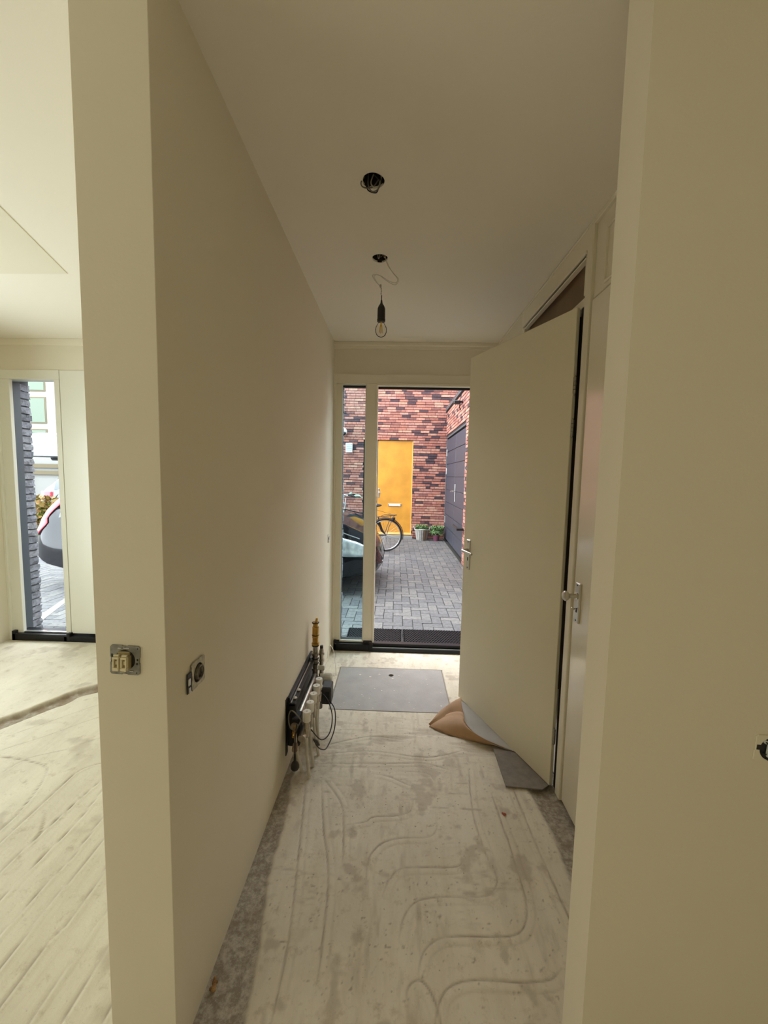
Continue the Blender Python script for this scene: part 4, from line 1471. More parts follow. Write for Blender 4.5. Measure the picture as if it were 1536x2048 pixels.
def paver_mesh(L, W, H=0.04, c=0.003):
    b = MB()
    b.bbox(-L / 2, L / 2, -W / 2, W / 2, -H, 0, c)
    me = bpy.data.meshes.new('paver')
    me.from_pydata(b.v, [], b.f)
    me.materials.append(m_pave)
    return me


PL, PW = 0.210, 0.105
pm_x = paver_mesh(PL - 0.006, PW - 0.006)
pm_y = paver_mesh(PW - 0.006, PL - 0.006)
# axis-aligned herringbone: cell (i, j) of size PW; brick kind by (i - j) mod 4
cells = []
for i in range(-80, 22):
    for j in range(-2, 66):
        k = (i + j) % 4
        x, y = i * PW, 4.04 + j * PW
        if k == 0:
            cells.append(('x', x + PW, y + PW / 2))
        elif k == 2:
            # vertical piece covering (i, j-1) .. (i, j)
            cells.append(('y', x + PW / 2, y + PW))
stuff = MB()
vis = []
for kd, x, y in cells:
    if not (-8.4 < x < 1.30 or y < 5.6) or x > 2.2:
        continue
    if y > 10.25 or y < 4.0:
        continue
    lx_, ly_ = ((PL, PW) if kd == 'x' else (PW, PL))
    bx0, bx1, by0, by1 = x - lx_ / 2 + 0.003, x + lx_ / 2 - 0.003, y - ly_ / 2 + 0.003, y + ly_ / 2 - 0.003
    cut = False
    if y > 5.6 and bx1 > 1.212:
        bx1, cut = 1.212, True
    if by0 < 4.036:
        by0, cut = 4.038, True
    if by1 > 10.23:
        by1, cut = 10.23, True
    if bx1 - bx0 < 0.02 or by1 - by0 < 0.02:
        continue
    seen = (-0.135 * y - 0.12 < x < 0.185 * y + 0.05)
    if seen and not cut:
        vis.append((kd, x, y))
    else:
        stuff.box(bx0, bx1, by0, by1, G - 0.03, G + random.uniform(-0.0015, 0.0015))
vis.sort(key=lambda c: c[2])
for kd, x, y in vis[:300]:
    o = bpy.data.objects.new('paver', pm_x if kd == 'x' else pm_y)
    o.location = (x, y, G + random.uniform(-0.002, 0.002))
    o.rotation_euler = (random.uniform(-.006, .006), random.uniform(-.006, .006), random.uniform(-.008, .008))
    o.parent = ground
    COL.objects.link(o)
for kd, x, y in vis[300:]:
    lx_, ly_ = ((PL, PW) if kd == 'x' else (PW, PL))
    hz = random.uniform(-0.0015, 0.0015)
    stuff.box(x - lx_ / 2 + 0.003, x + lx_ / 2 - 0.003, y - ly_ / 2 + 0.003, y + ly_ / 2 - 0.003, G - 0.03, G + hz)
# a straight border course along the facade under the mats
for i in range(-38, 21):
    x = i * PL
    for y in (3.79, 3.895, 4.0 - 0.018):
        stuff.box(x + 0.003 + (0.1 if y == 3.895 else 0), x + PL - 0.003 + (0.1 if y == 3.895 else 0), y - PW / 2 + 0.004, y + PW / 2 - 0.004, G - 0.03, G + random.uniform(-.0015, .0015))
o = stuff.build('paver_field', m_pave_s, ground)
o['kind'] = 'stuff'
# asphalt-like sunny street slab on the far left and white line
b = MB()
b.box(-40, -8.45, 4, 60, G - 0.03, G + 0.001)
o = b.build('street_surface', mat('pale_street', (0.16, 0.155, 0.135), 0.9), ground)
b = MB()
b.prism([(-3.60, 3.93), (-3.70, 3.93), (-4.10, 5.0), (-4.03, 5.0)], 'z', G - 0.01, G + 0.003)
o = fix_normals(b.build('white_line', m_town, ground))

# rubber ring mats
def ring_mat(x0, x1, y0, y1, label):
    b = MB()
    px, py = 0.0265, 0.0262
    ncol, nrow = int((x1 - x0) / px), int((y1 - y0) / (py * 0.9))
    sy = (y1 - y0) / nrow
    sx = (x1 - x0) / ncol
    n = 10
    for r_ in range(nrow):
        for c_ in range(ncol):
            cx = x0 + (c_ + 0.5 + (0.5 if r_ % 2 else 0)) * sx
            cy = y0 + (r_ + 0.5) * sy
            if cx > x1:
                continue
            vs, fs = [], []
            for k in range(n):
                t = 2 * math.pi * k / n
                for ro, z in ((0.53, G + 0.004), (0.53, G + 0.016), (0.36, G + 0.016), (0.36, G + 0.004)):
                    vs.append((cx + ro * sx * math.cos(t), cy + ro * sy * 1.06 * math.sin(t), z))
            for k in range(n):
                l = (k + 1) % n
                for q in range(3):
                    fs.append((4 * k + q, 4 * l + q, 4 * l + q + 1, 4 * k + q + 1))
            b.add(vs, fs)
    b.box(x0 - 0.004, x1 + 0.01, y0 - 0.004, y0 + 0.004, G, G + 0.014)
    b.box(x0 - 0.004, x1 + 0.01, y1 - 0.004, y1 + 0.004, G, G + 0.014)
    b.box(x0 - 0.004, x0 + 0.002, y0, y1, G, G + 0.014)
    b.box(x1 + 0.004, x1 + 0.012, y0, y1, G, G + 0.014)
    o = b.build('rubber_mat', m_rubber)
    return tag(o, label, 'doormat', 'rubber ring mats before the front door')


ring_mat(-0.440, 0.082, 3.70, 4.02, 'black rubber ring doormat on the left, running behind the mullion')
ring_mat(0.104, 0.80, 3.70, 4.02, 'black rubber ring doormat on the right, ending behind the open closet door')

# ================================================================== BRICK BUILDING ACROSS THE COURTYARD
YB = 10.30
bb = thing('brick_building', 'red and purple brick house wall across the courtyard with a yellow door', 'building', (0.0, YB, G))
DX0, DX1, DZ1 = -0.83, 0.412, 2.44      # door recess
b = MB()
b.box(-7.5, DX0, 0.012, 0.30, 0, 5.4)
b.box(DX1, 4.0, 0.012, 0.30, 0, 5.4)
b.box(DX0, DX1, 0.012, 0.30, DZ1 - G, 5.4)
b.box(DX0, DX1, 0.18, 0.30, 0, DZ1 - G + 0.1)
b.build('wall', m_mortar, bb)
BL, BH, JT = 0.215, 0.0500, 0.0125
brick_me = MB()
brick_me.bbox(0, BL, 0, 0.02, 0, BH, 0.0015)
bme = bpy.data.meshes.new('brick')
bme.from_pydata(brick_me.v, [], brick_me.f)
bme.materials.append(m_brick)
joined = MB()
single = []
row_h = BH + JT + 0.0005
nrow = int(5.35 / row_h)
for r_ in range(nrow):
    z = r_ * row_h + 0.004
    off = [0.0, 0.113, 0.05, 0.16, 0.085][r_ % 5] + random.uniform(-0.01, 0.01)
    x = -7.45 + off
    while x < 3.9:
        L = BL + random.uniform(-0.004, 0.004)
        x0, x1 = x, x + L
        x += L + 0.006
        if random.random() < 0.13:
            x1 = x0 + BL * 0.5
            x = x1 + 0.006
        zz = z + G
        if zz + BH > -1 and zz < DZ1 - 0.01:
            if x0 < DX1 and x1 > DX0:
                if x0 < DX0 - 0.03:
                    x1 = DX0
                elif x1 > DX1 + 0.03:
                    x0 = DX1
                else:
                    continue
        pro = random.uniform(-0.003, 0.003)
        if ((-1.42 < x0 < DX0 - 0.1 and zz > 0.75) or (x0 > DX1 - 0.01 and x1 < 1.26) or (-1.42 < x0 < 1.2 and zz > DZ1)) and zz < 3.9:
            single.append((x0, x1, pro, z))
        elif x1 > x0 + 0.02:
            joined.box(x0, x1, pro, 0.02, z, z + BH)
single.sort(key=lambda q: abs(q[3] + G - 1.9) + (0 if q[0] > 0.3 else 0.4))
for x0, x1, pro, z in single[:300]:
    o = bpy.data.objects.new('brick', bme)
    o.location = (x0, pro, z)
    o.scale = ((x1 - x0) / BL, 1, 1)
    o.parent = bb
    COL.objects.link(o)
for x0, x1, pro, z in single[300:]:
    joined.box(x0, x1, pro, 0.02, z, z + BH)
o = joined.build('brick_field', m_brick_s, bb)
o['kind'] = 'stuff'
# lower strip and doorstep
b = MB()
b.box(DX0 - 0.02, DX1 + 0.03, -0.06, 0.2, 0, 0.055)
b.build('doorstep', mat('grey_step', (0.26, 0.27, 0.26), 0.8), bb)
b = MB()
b.box(DX0, DX0 + 0.045, 0.05, 0.17, 0.05, DZ1 - G)
b.box(-0.50, -0.468, 0.06, 0.17, 0.05, DZ1 - G)
b.box(DX0, DX1, 0.06, 0.17, DZ1 - G - 0.02, DZ1 - G + 0.005)
b.build('dark_frame', m_green_dark, bb)
b = MB()
b.box(DX0 + 0.045, -0.50, 0.11, 0.13, 0.05, DZ1 - G)
b.build('side_glass', m_carglass, bb)
b = MB()
b.bbox(-0.468, 0.405, 0.055, 0.11, 0.10, DZ1 - G - 0.02, 0.004)
yd = b.build('front_door', m_yellow, bb)
b = MB()
b.bbox(-0.468, 0.405, 0.035, 0.06, 0.075, 0.125, 0.004)
b.bbox(0.395, 0.412, 0.03, 0.06, 0.075, DZ1 - G - 0.02, 0.002)
b.build('weatherboard', m_yellow2, yd)
b = MB()
b.bbox(-0.190, 0.145, 0.040, 0.058, 0.795, 0.865, 0.004)
ls = b.build('letter_slot', m_silver, yd)
b = MB()
b.bbox(-0.165, 0.120, 0.034, 0.042, 0.808, 0.852, 0.003)
b.build('slot_flap', m_whitepl, ls)
b = MB()
b.bbox(-0.455, -0.415, 0.042, 0.058, 1.01, 1.24, 0.005)
b.tube([(-0.435, 0.045, 1.15), (-0.435, 0.005, 1.15), (-0.40, 0.0, 1.15), (-0.36, 0.002, 1.15)], 0.009, 8)
b.build('door_handle', m_silver, yd)
# alarm box and dome camera on the wall
ab = thing('alarm_box', 'grey white slatted box on the brick wall seen through the side light', 'box', (-1.19, YB - 0.012, 2.225))
b = MB()
b.bbox(-0.085, 0.085, -0.07, 0.0, -0.125, 0.110, 0.012)
b.build('case', m_greycover, ab)
b = MB()
for k in range(4):
    b.bbox(-0.07, 0.07, -0.078, -0.069, -0.07 + k * 0.045, -0.05 + k * 0.045, 0.003)
b.build('slat', mat('grey_slat', (0.42, 0.46, 0.45), 0.5), ab)
dc = thing('dome_camera', 'round white dome camera on the brick wall above the slatted box', 'camera', (-1.33, YB - 0.03, 2.60))
b = MB()
b.cyl((0, 0, 0.02), (0, -0.10, 0.02), 0.05, n=14)
b.ellipsoid((0, -0.12, 0.0), 0.095, 0.095, 0.10, 18, 12)
b.build('housing', m_whitepl, dc, smooth=True)
b = MB()
b.ellipsoid((0.02, -0.17, -0.045), 0.06, 0.055, 0.055, 14, 9)
b.build('lens', m_black, dc, smooth=True)

# ================================================================== GARAGE ON THE RIGHT
GX = 1.22
gg = thing('garage_building', 'low brick garage with blue grey double doors on the right of the courtyard', 'building', (GX, 7.0, G))
gy = lambda y: y - 7.0
b = MB()
b.box(0.015, 2.8, gy(5.62), gy(7.34), 0, 3.18)
b.box(0.015, 2.8, gy(7.34), gy(10.28), 2.52 - G, 3.18)
b.box(0.10, 2.8, gy(7.34), gy(10.28), 0, 2.53 - G)
b.build('wall', m_mortar, gg)
b = MB()
for r_ in range(int(3.16 / row_h)):
    z = r_ * row_h + 0.004
    y = gy(5.62) + [0.0, -0.113, -0.05, -0.16, -0.085][r_ % 5]
    while y < gy(10.28):
        y0_, y1_ = max(y, gy(5.62)), min(y + BL, gy(10.28))
        y += BL + 0.006
        if z + BH < 2.53 - G + 0.02:
            if y0_ > gy(7.34) - 0.02:
                continue
            y1_ = min(y1_, gy(7.345))
        if y1_ - y0_ < 0.02:
            continue
        pro = random.uniform(-0.004, 0.002)
        b.box(pro, 0.03, y0_, y1_, z, z + BH)
    # near end wall
    x = 0.0 + [0, -0.1][r_ % 2]
    while x < 2.75:
        x0_, x1_ = max(x, 0.0), min(x + BL, 2.8)
        x += BL + 0.006
        if x1_ - x0_ > 0.02:
            b.box(x0_, x1_, gy(5.60) + random.uniform(-.003, .003), gy(5.63), z, z + BH)
o = b.build('brick_field', m_brick_s, gg)
o['kind'] = 'stuff'
b = MB()
b.bbox(-0.03, 2.85, gy(5.57), gy(10.28), 3.18, 3.235, 0.004)
b.build('coping', m_jamb, gg)
b = MB()
b.bbox(-0.034, 0.0, gy(5.57), gy(10.28), 3.236, 3.25, 0.002)
b.build('coping_rim', m_silver, gg)
b = MB()
for d in ((7.345, 7.40, 0.0, 2.55), (10.22, 10.28, 0.0, 2.55), (7.345, 10.28, 2.49, 2.55)):
    b.bbox(0.015, 0.09, gy(d[0]), gy(d[1]), d[2] + 0.02, d[3], 0.004)
b.build('door_frame', m_jamb, gg)
for (ya, yb) in ((7.41, 8.76), (8.775, 10.21)):
    b = MB()
    b.box(0.045, 0.075, gy(ya), gy(yb), 0.045, 2.485)
    dl = b.build('garage_door', m_slate, gg)
    npan = 8
    for k in range(npan):
        z0_ = 0.05 + k * (2.43 / npan)
        b = MB()
        b.bbox(0.030, 0.048, gy(ya) + 0.003, gy(yb) - 0.003, z0_ + 0.006, z0_ + 2.43 / npan - 0.006, 0.004)
        b.build('panel', m_slate, dl)
    ye = ya + 0.0 if ya < 8 else yb
    for zh in (0.35, 1.72, 2.22) if ya < 8 else (0.5, 1.70, 2.15):
        b = MB()
        b.bbox(0.012, 0.034, gy(ye) - 0.035, gy(ye) + 0.035, zh - 0.07, zh + 0.09, 0.004)
        b.build('hinge', m_silver, dl)
b = MB()
b.bbox(0.012, 0.03, gy(8.58), gy(8.62), 1.05, 1.42, 0.004)
b.cyl((0.02, gy(8.60), 1.27), (-0.04, gy(8.60), 1.27), 0.012, n=8)
b.cyl((-0.04, gy(8.60), 1.27), (-0.04, gy(8.85), 1.26), 0.012, n=8)
b.cyl((-0.02, gy(8.45), 1.27), (-0.02, gy(8.60), 1.27), 0.010, n=8)
b.build('garage_handle', m_silver, gg)
b = MB()
b.bbox(-0.13, 0.03, gy(7.20), gy(7.30), 0.62, 0.66, 0.004)
b.tube([(-0.10, gy(7.25), 0.64), (-0.05, gy(8.2), 0.60)], 0.02, 8)
b.build('door_stay', m_black, gg)
b = MB()
b.cyl((0.02, gy(7.85), 2.98), (-0.09, gy(7.85), 2.98), 0.02, n=8)
b.bbox(-0.17, -0.06, gy(7.80), gy(7.92), 2.94, 3.00, 0.01)
b.tube([(-0.05, gy(7.85), 2.98), (-0.04, gy(8.0), 2.90), (0.01, gy(8.1), 2.86)], 0.010, 6)
b.build('wall_lamp', m_black, gg)

# ================================================================== PLANTERS
def leaves(b, cx, cy, cz, rx, ry, rz, n, size, rnd):
    for _ in range(n):
        a, e = rnd.uniform(0, 2 * math.pi), rnd.uniform(0, 1) ** 0.5
        t = rnd.uniform(0, 1)
        px, py, pz = cx + rx * e * math.cos(a), cy + ry * e * math.sin(a), cz + rz * t
        d = Vector((rnd.uniform(-1, 1), rnd.uniform(-1, 1), rnd.uniform(0.2, 1))).normalized()
        s_ = Vector((rnd.uniform(-1, 1), rnd.uniform(-1, 1), rnd.uniform(-.5, .5))).cross(d).normalized()
        L = size * rnd.uniform(0.6, 1.4)
        p = Vector((px, py, pz))
        b.add([p - s_ * L * .18, p + d * L * .5 - s_ * L * .28, p + d * L, p + d * L * .5 + s_ * L * .28, p + s_ * L * .18], [(0, 4, 3, 2, 1)])


rl = random.Random(5)
bk = thing('basket_planter', 'white slatted basket planter with green plants beside the yellow door', 'planter', (0.665, 10.02, G))
b = MB()
b.lathe([(0.105, 0.0), (0.112, 0.01), (0.165, 0.26), (0.160, 0.262), (0.12, 0.16), (0.001, 0.16)], n=20)
fix_normals(b.build('liner', m_brownslat, bk))
for k in range(20):
    a = 2 * math.pi * k / 20
    ca, sa = math.cos(a), math.sin(a)
    b = MB()
    vs = []
    for z, r_ in ((0.0, 0.118), (0.28, 0.176)):
        for da in (-0.125, 0.125):
            for dr in (0.0, 0.010):
                vs.append(((r_ + dr) * math.cos(a + da), (r_ + dr) * math.sin(a + da), z))
    b.add(vs, [(0, 2, 3, 1), (4, 5, 7, 6), (0, 1, 5, 4), (2, 6, 7, 3), (1, 3, 7, 5), (0, 4, 6, 2)])
    b.build('slat', m_brownslat if k in (16, 17, 19, 1) else m_whitewash, bk)
b = MB()
b.tube([(0.184 * math.cos(t), 0.184 * math.sin(t), 0.275 + 0.01 * math.sin(3 * t)) for t in np.linspace(0, 2 * math.pi, 25)[:-1]], 0.012, 6, closed=True)
for s_ in (-1, 1):
    b.tube([(s_ * 0.17, -0.04, 0.27), (s_ * 0.20, -0.03, 0.33), (s_ * 0.205, 0.02, 0.34), (s_ * 0.175, 0.05, 0.27)], 0.010, 6)
b.build('rim', m_whitewash, bk, smooth=True)
b = MB()
leaves(b, 0, 0, 0.24, 0.14, 0.14, 0.11, 520, 0.05, rl)
o = b.build('foliage', m_leaf, bk)
o['kind'] = 'stuff'
pt = thing('flower_pot', 'small purple flower pot with a bushy green plant beside the basket planter', 'planter', (1.015, 9.95, G))
b = MB()
b.lathe([(0.060, 0.0), (0.066, 0.004), (0.085, 0.13), (0.092, 0.132), (0.092, 0.155), (0.084, 0.156), (0.080, 0.13), (0.001, 0.125)], n=20)
fix_normals(b.build('pot', m_purple, pt, smooth=True))
b = MB()
leaves(b, 0.02, 0, 0.14, 0.15, 0.12, 0.20, 650, 0.055, rl)
o = b.build('foliage', m_leaf, pt)
o['kind'] = 'stuff'

# ================================================================== BICYCLE
bike = thing('bicycle', 'black city bicycle with rear carrier parked before the yellow door', 'bicycle', (-0.19, 8.38, G))
R = 0.345


def wheel(cx, parent, name):
    b = MB()
    n = 40
    b.tube([(cx + (R - 0.018) * math.cos(t), 0, R + (R - 0.018) * math.sin(t)) for t in np.linspace(0, 2 * math.pi, n + 1)[:-1]], 0.018, 8, closed=True)
    w = b.build(name, m_black, parent, smooth=True)
    b = MB()
    b.tube([(cx + (R - 0.040) * math.cos(t), 0, R + (R - 0.040) * math.sin(t)) for t in np.linspace(0, 2 * math.pi, n + 1)[:-1]], 0.009, 6, closed=True)
    b.build('rim', m_silver, w, smooth=True)
    b = MB()
    for k in range(28):
        t = 2 * math.pi * k / 28
        t2 = t + (0.5 if k % 2 else -0.5)
        b.cyl((cx + 0.02 * math.cos(t2), 0.02 if k % 4 < 2 else -0.02, R + 0.02 * math.sin(t2)), (cx + (R - 0.04) * math.cos(t), 0, R + (R - 0.04) * math.sin(t)), 0.0012, n=4)
    b.build('spoke', m_silver, w)
    b = MB()
    b.cyl((cx, -0.05, R), (cx, 0.05, R), 0.022, n=12)
    b.build('hub', m_silver, w)
    b = MB()
    rows = []
    for t in np.linspace(-0.25, math.pi * 0.95, 26):
        rows.append([(cx + (R + 0.022 - 0.012 * abs(q)) * math.cos(t), 0.030 * q, R + (R + 0.022 - 0.012 * abs(q)) * math.sin(t)) for q in (-1, -0.5, 0, 0.5, 1)])
    b.grid(rows)
    o = b.build('mudguard', m_bikeblack, parent, smooth=True)
    so = o.modifiers.new('t', 'SOLIDIFY')
    so.thickness = 0.004


wheel(0.0, bike, 'rear_wheel')
wheel(-1.12, bike, 'front_wheel')
b = MB()
bbk = (-0.47, 0, 0.30)
seat = (-0.27, 0, 0.80)
head_t, head_b = (-0.86, 0, 0.86), (-0.92, 0, 0.66)
for a, c, r_ in ((seat, bbk, 0.016), (bbk, head_b, 0.018), ((-0.30, 0, 0.74), head_t, 0.014), (head_t, head_b, 0.019)):
    b.cyl(a, c, r_, n=10)
for s_ in (-1, 1):
    b.tube([(-0.29, 0.02 * s_, 0.72), (-0.15, 0.05 * s_, 0.55), (0.0, 0.06 * s_, R)], 0.010, 6)
    b.tube([bbk, (-0.25, 0.05 * s_, 0.31), (0.0, 0.06 * s_, R)], 0.011, 6)
    b.tube([head_b, (-0.97, 0.05 * s_, 0.55), (-1.12, 0.06 * s_, R)], 0.012, 6)
b.build('frame', m_bikeblack, bike, smooth=True)
b = MB()
b.tube([(-0.16, 0.045, 0.70), (-0.14, 0.05, 0.58), (-0.08, 0.055, 0.42), (0.0, 0.055, R)], [0.012, 0.030, 0.028, 0.012], 8)
b.build('chain_guard', m_bikeblack, bike, smooth=True)
b = MB()
b.tube([(-0.27, 0, 0.80), (-0.255, 0, 0.93)], 0.013, 8)
b.ellipsoid((-0.22, 0, 0.955), 0.13, 0.085, 0.032, 16, 8)
b.build('saddle', m_black, bike, smooth=True)
b = MB()
for s_ in (-1, 1):
    b.tube([(-0.26, 0.05 * s_, 0.62), (-0.20, 0.06 * s_, 0.71), (0.20, 0.065 * s_, 0.76), (0.225, 0.0, 0.765)], 0.0055, 6)
    b.tube([(0.17, 0.06 * s_, 0.755), (0.06, 0.06 * s_, 0.50), (0.02, 0.06 * s_, R)], 0.005, 6)
    b.tube([(0.10, 0.06 * s_, 0.748), (-0.01, 0.06 * s_, 0.40)], 0.005, 6)
for x in (-0.14, -0.02, 0.10, 0.18):
    b.cyl((x, -0.065, 0.72 + 0.12 * (x + 0.2)), (x, 0.065, 0.72 + 0.12 * (x + 0.2)), 0.005, n=6)
b.tube([(-0.10, 0, 0.735), (-0.02, 0, 0.775), (0.06, 0, 0.77), (0.12, 0, 0.752)], 0.006, 6)
b.build('rear_carrier', m_bikeblack, bike, smooth=True)
b = MB()
b.bbox(0.12, 0.19, -0.05, 0.05, 0.655, 0.715, 0.008)
b.build('rear_lamp', m_black, bike)
b = MB()
b.tube([(-0.86, 0, 0.86), (-0.84, 0, 1.02), (-0.83, 0, 1.10)], 0.013, 8)
for s_ in (-1, 1):
    b.tube([(-0.86, 0, 1.10), (-0.90, 0.10 * s_, 1.15), (-0.84, 0.25 * s_, 1.17), (-0.68, 0.30 * s_, 1.15)], 0.011, 8)
b.build('handlebar', m_silver, bike, smooth=True)
b = MB()
for s_ in (-1, 1):
    b.tube([(-0.76, 0.285 * s_, 1.165), (-0.62, 0.305 * s_, 1.14)], 0.017, 8)
b.build('grip', m_black, bike, smooth=True)
b = MB()
b.ellipsoid((-0.70, -0.29, 1.20), 0.03, 0.03, 0.025, 10, 6)
b.tube([(-0.62, -0.29, 1.17), (-0.52, -0.30, 1.15), (-0.47, -0.30, 1.12)], 0.008, 6)
b.ellipsoid((-0.58, -0.20, 1.15), 0.07, 0.05, 0.03, 10, 6)
b.build('bell_and_lever', mat('pale_green_metal', (0.35, 0.48, 0.36), 0.4), bike, smooth=True)
b = MB()
b.tube([(-0.24, 0.0, 0.87), (0.17, 0.0, 0.762)], 0.003, 5)
b.build('strap', m_black, bike)
b = MB()
b.tube([(-0.86, 0.0, 0.98), (-0.98, 0.0, 1.06), (-1.10, 0, 1.06), (-1.14, 0, 0.98)], 0.014, 8)
b.build('front_carrier', m_silver, bike, smooth=True)
b = MB()
b.ellipsoid((-1.14, 0, 0.84), 0.10, 0.09, 0.13, 16, 10)
b.build('front_lamp', m_black, bike, smooth=True)

# ================================================================== CARS
def interp(x, xs, ys):
    return float(np.interp(x, xs, ys))


def car(name, label, loc, rotz, paint, length=4.46, width=1.72, top=None, lamps=True, tail='low'):
    """hatchback: nose towards +x, built from cross-sections"""
    h = length / 2
    t = thing(name, label, 'car', loc, (0, 0, rotz))
    # distance from the tail -> height of the centre line
    tx = [0, .03, .10, .38, .70, 1.2, 2.2, 2.75, 3.30, 3.70, length - .50, length - .26, length - .10, length - .02, length]
    tz = [.55, .78, .93, 1.30, 1.40, 1.45, 1.44, 1.34, 1.10, 1.05, .99, .86, .68, .52, .42]
    bz = lambda u: interp(u, [0, .10, .45, length - .45, length - .10, length], [.38, .28, .20, .20, .24, .36])
    wx = lambda u: width / 2 * interp(u, [0, .04, .20, .60, length - 1.0, length - .45, length - .18, length - .04, length], [.90, .94, .97, .99, 1, .95, .82, .62, .48])
    zw = lambda u: min(interp(u, tx, tz) - 0.03, interp(u, [0, .2, 1.5, length - 1.3, length - .5, length - .2, length], [.88, .94, .92, .90, .82, .70, .40]))
    us = np.unique(np.concatenate([np.linspace(0, .5, 8), np.linspace(.5, length - .8, 18), np.linspace(length - .8, length, 14)]))
    rows = []
    for u in us:
        zt, zb_, w_, zz = interp(u, tx, tz), bz(u), wx(u), zw(u)
        cab = max(0.0, min(1.0, (zt - zz - 0.10) / 0.35))
        wt = w_ * (0.90 - 0.18 * cab)
        half = [(0.0, zb_), (w_ * .80, zb_), (w_ * .95, zb_ + .05), (w_ * 1.0, zb_ + (zz - zb_) * .45), (w_ * .985, zb_ + (zz - zb_) * .8), (w_ * .955, zz),
                (wt + (w_ * .955 - wt) * .25, zz + (zt - zz) * .65), (wt * .93, zt - (.05 + .02 * cab)), (wt * .72, zt - .014), (0.0, zt)]
        ring = [(u - h, -y, z) for y, z in half] + [(u - h, y, z) for y, z in half[-2:0:-1]]
        rows.append(ring)
    n = len(rows[0])
    b = MB()
    vs = [p for r_ in rows for p in r_]
    fs = []
    gl = []
    for i in range(len(rows) - 1):
        for k in range(n):
            l = (k + 1) % n
            q = (i * n + k, i * n + l, (i + 1) * n + l, (i + 1) * n + k)
            fs.append(q)
            um = (us[i] + us[i + 1]) / 2
            if k in (5, 6, 11, 12) and 0.36 < um < 3.05 and not (1.95 < um < 2.05):
                gl.append(q)
            elif k in (6, 7, 8, 9, 10, 11) and (2.78 < um < 3.26):
                gl.append(q)
            elif k in (7, 8, 9, 10) and 0.12 < um < 0.36:
                gl.append(q)
    fs.append(tuple(range(n))[::-1])
    fs.append(tuple((len(rows) - 1) * n + k for k in range(n)))
    b.add(vs, fs)
    fix_normals(b.build('body', paint, t, smooth=True))
    b = MB()
    c0 = Vector((0, 0, 0.8))
    pushed = []
    for p in vs:
        d = Vector((0, p[1], max(p[2] - 0.8, 0) * 1.2))
        d = d.normalized() * 0.008 if d.length > 1e-6 else Vector((0, 0, 0))
        pushed.append((p[0], p[1] + d.y, p[2] + d.z))
    b.add(pushed, gl)
    fix_normals(b.build('window_glass', m_carglass, t, smooth=True))
    # wheels
    for wxp in (0.82, length - 0.86):
        for s_ in (-1, 1):
            b = MB()
            y_ = s_ * (width / 2 - 0.005)
            b.lathe([(0.30, -0.09), (0.315, -0.06), (0.315, 0.06), (0.30, 0.085), (0.22, 0.09), (0.001, 0.07)] if s_ > 0 else [(0.001, -0.07), (0.22, -0.09), (0.30, -0.085), (0.315, -0.06), (0.315, 0.06), (0.30, 0.09)],
                    c=(wxp - h, y_ - s_ * 0.07, 0.315), axis='y', n=26)
            w_ = fix_normals(b.build('wheel', m_rubber, t, smooth=True))
            b = MB()
            for k in range(7):
                a = 2 * math.pi * k / 7
                b.cyl((wxp - h, y_ + s_ * 0.005, 0.315), (wxp - h + 0.20 * math.cos(a), y_ + s_ * 0.022, 0.315 + 0.20 * math.sin(a)), 0.022, n=6)
            b.tube([(wxp - h + 0.21 * math.cos(a), y_ + s_ * 0.02, 0.315 + 0.21 * math.sin(a)) for a in np.linspace(0, 2 * math.pi, 25)[:-1]], 0.014, 6, closed=True)
            b.build('alloy_rim', m_silver, w_)
    # side surface helper for lamps

    def side(u, z, s_, off):
        w_ = wx(u)
        zz, zb_ = zw(u), bz(u)
        zt = interp(u, tx, tz)
        if z <= zz:
            f = (z - zb_) / max(zz - zb_, .01)
            y = w_ * interp(f, [0, .1, .45, .8, 1.0], [.80, .95, 1.0, .985, .955])
        else:
            cab = max(0.0, min(1.0, (zt - zz - 0.10) / 0.35))
            wt = w_ * (0.90 - 0.18 * cab)
            f = (z - zz) / max(zt - zz, .01)
            y = w_ * .955 + (wt - w_ * .955) * min(f, 1.0)
        return (u - h + (off if u > length - .3 else (-off if u < .3 else 0)), s_ * (y + off), z)

    for s_ in (-1, 1):
        # headlamp sweeping back over the wing with a straight lower edge
        b = MB()
        rows = []
        for a in np.linspace(0, 1, 12):
            u = length - .78 + a * .66
            top_ = interp(a, [0, .3, .7, 1], [.76, .78, .70, .58])
            low_ = interp(a, [0, .1, 1], [.60, .53, .50])
            rows.append([side(u, low_ + (top_ - low_) * q, s_, .010) for q in np.linspace(0, 1, 6)])
        b.grid(rows)
        o = b.build('headlamp', m_lamp_clear, t, smooth=True)
        so = o.modifiers.new('t', 'SOLIDIFY')
        so.thickness = 0.006
        # tail lamp
        b = MB()
        rows = []
        if tail == 'high':
            for a in np.linspace(0, 1, 12):
                z = .70 + a * .62
                ub = interp(z, tz[:6], tx[:6]) + .004
                wd = interp(a, [0, .25, .4, 1], [.05, .16, .10, .07])
                rows.append([side(ub + wd * q, z, s_, .012) for q in np.linspace(0, 1, 4)])
        else:
            for a in np.linspace(0, 1, 6):
                z = .74 + a * .15
                rows.append([side(.03 + .30 * q, z, s_, .012) for q in np.linspace(0, 1, 4)])
        b.grid(rows)
        o = b.build('tail_lamp', m_lamp_red, t, smooth=True)
        so = o.modifiers.new('t', 'SOLIDIFY')
        so.thickness = 0.006
        # sill moulding / belt chrome and mirror
        b = MB()
        b.tube([side(u, zw(u) - 0.005, s_, .006) for u in np.linspace(.45, 3.2, 20)], 0.008, 6)
        b.build('belt_moulding', m_silver, t, smooth=True)
        b = MB()
        p = side(3.0, .97, s_, 0.0)
        b.ellipsoid((p[0], p[1] + s_ * .10, .99), .06, .09, .06, 12, 8)
        b.build('mirror', paint, t, smooth=True)
        # bonnet shut line strip
        b = MB()
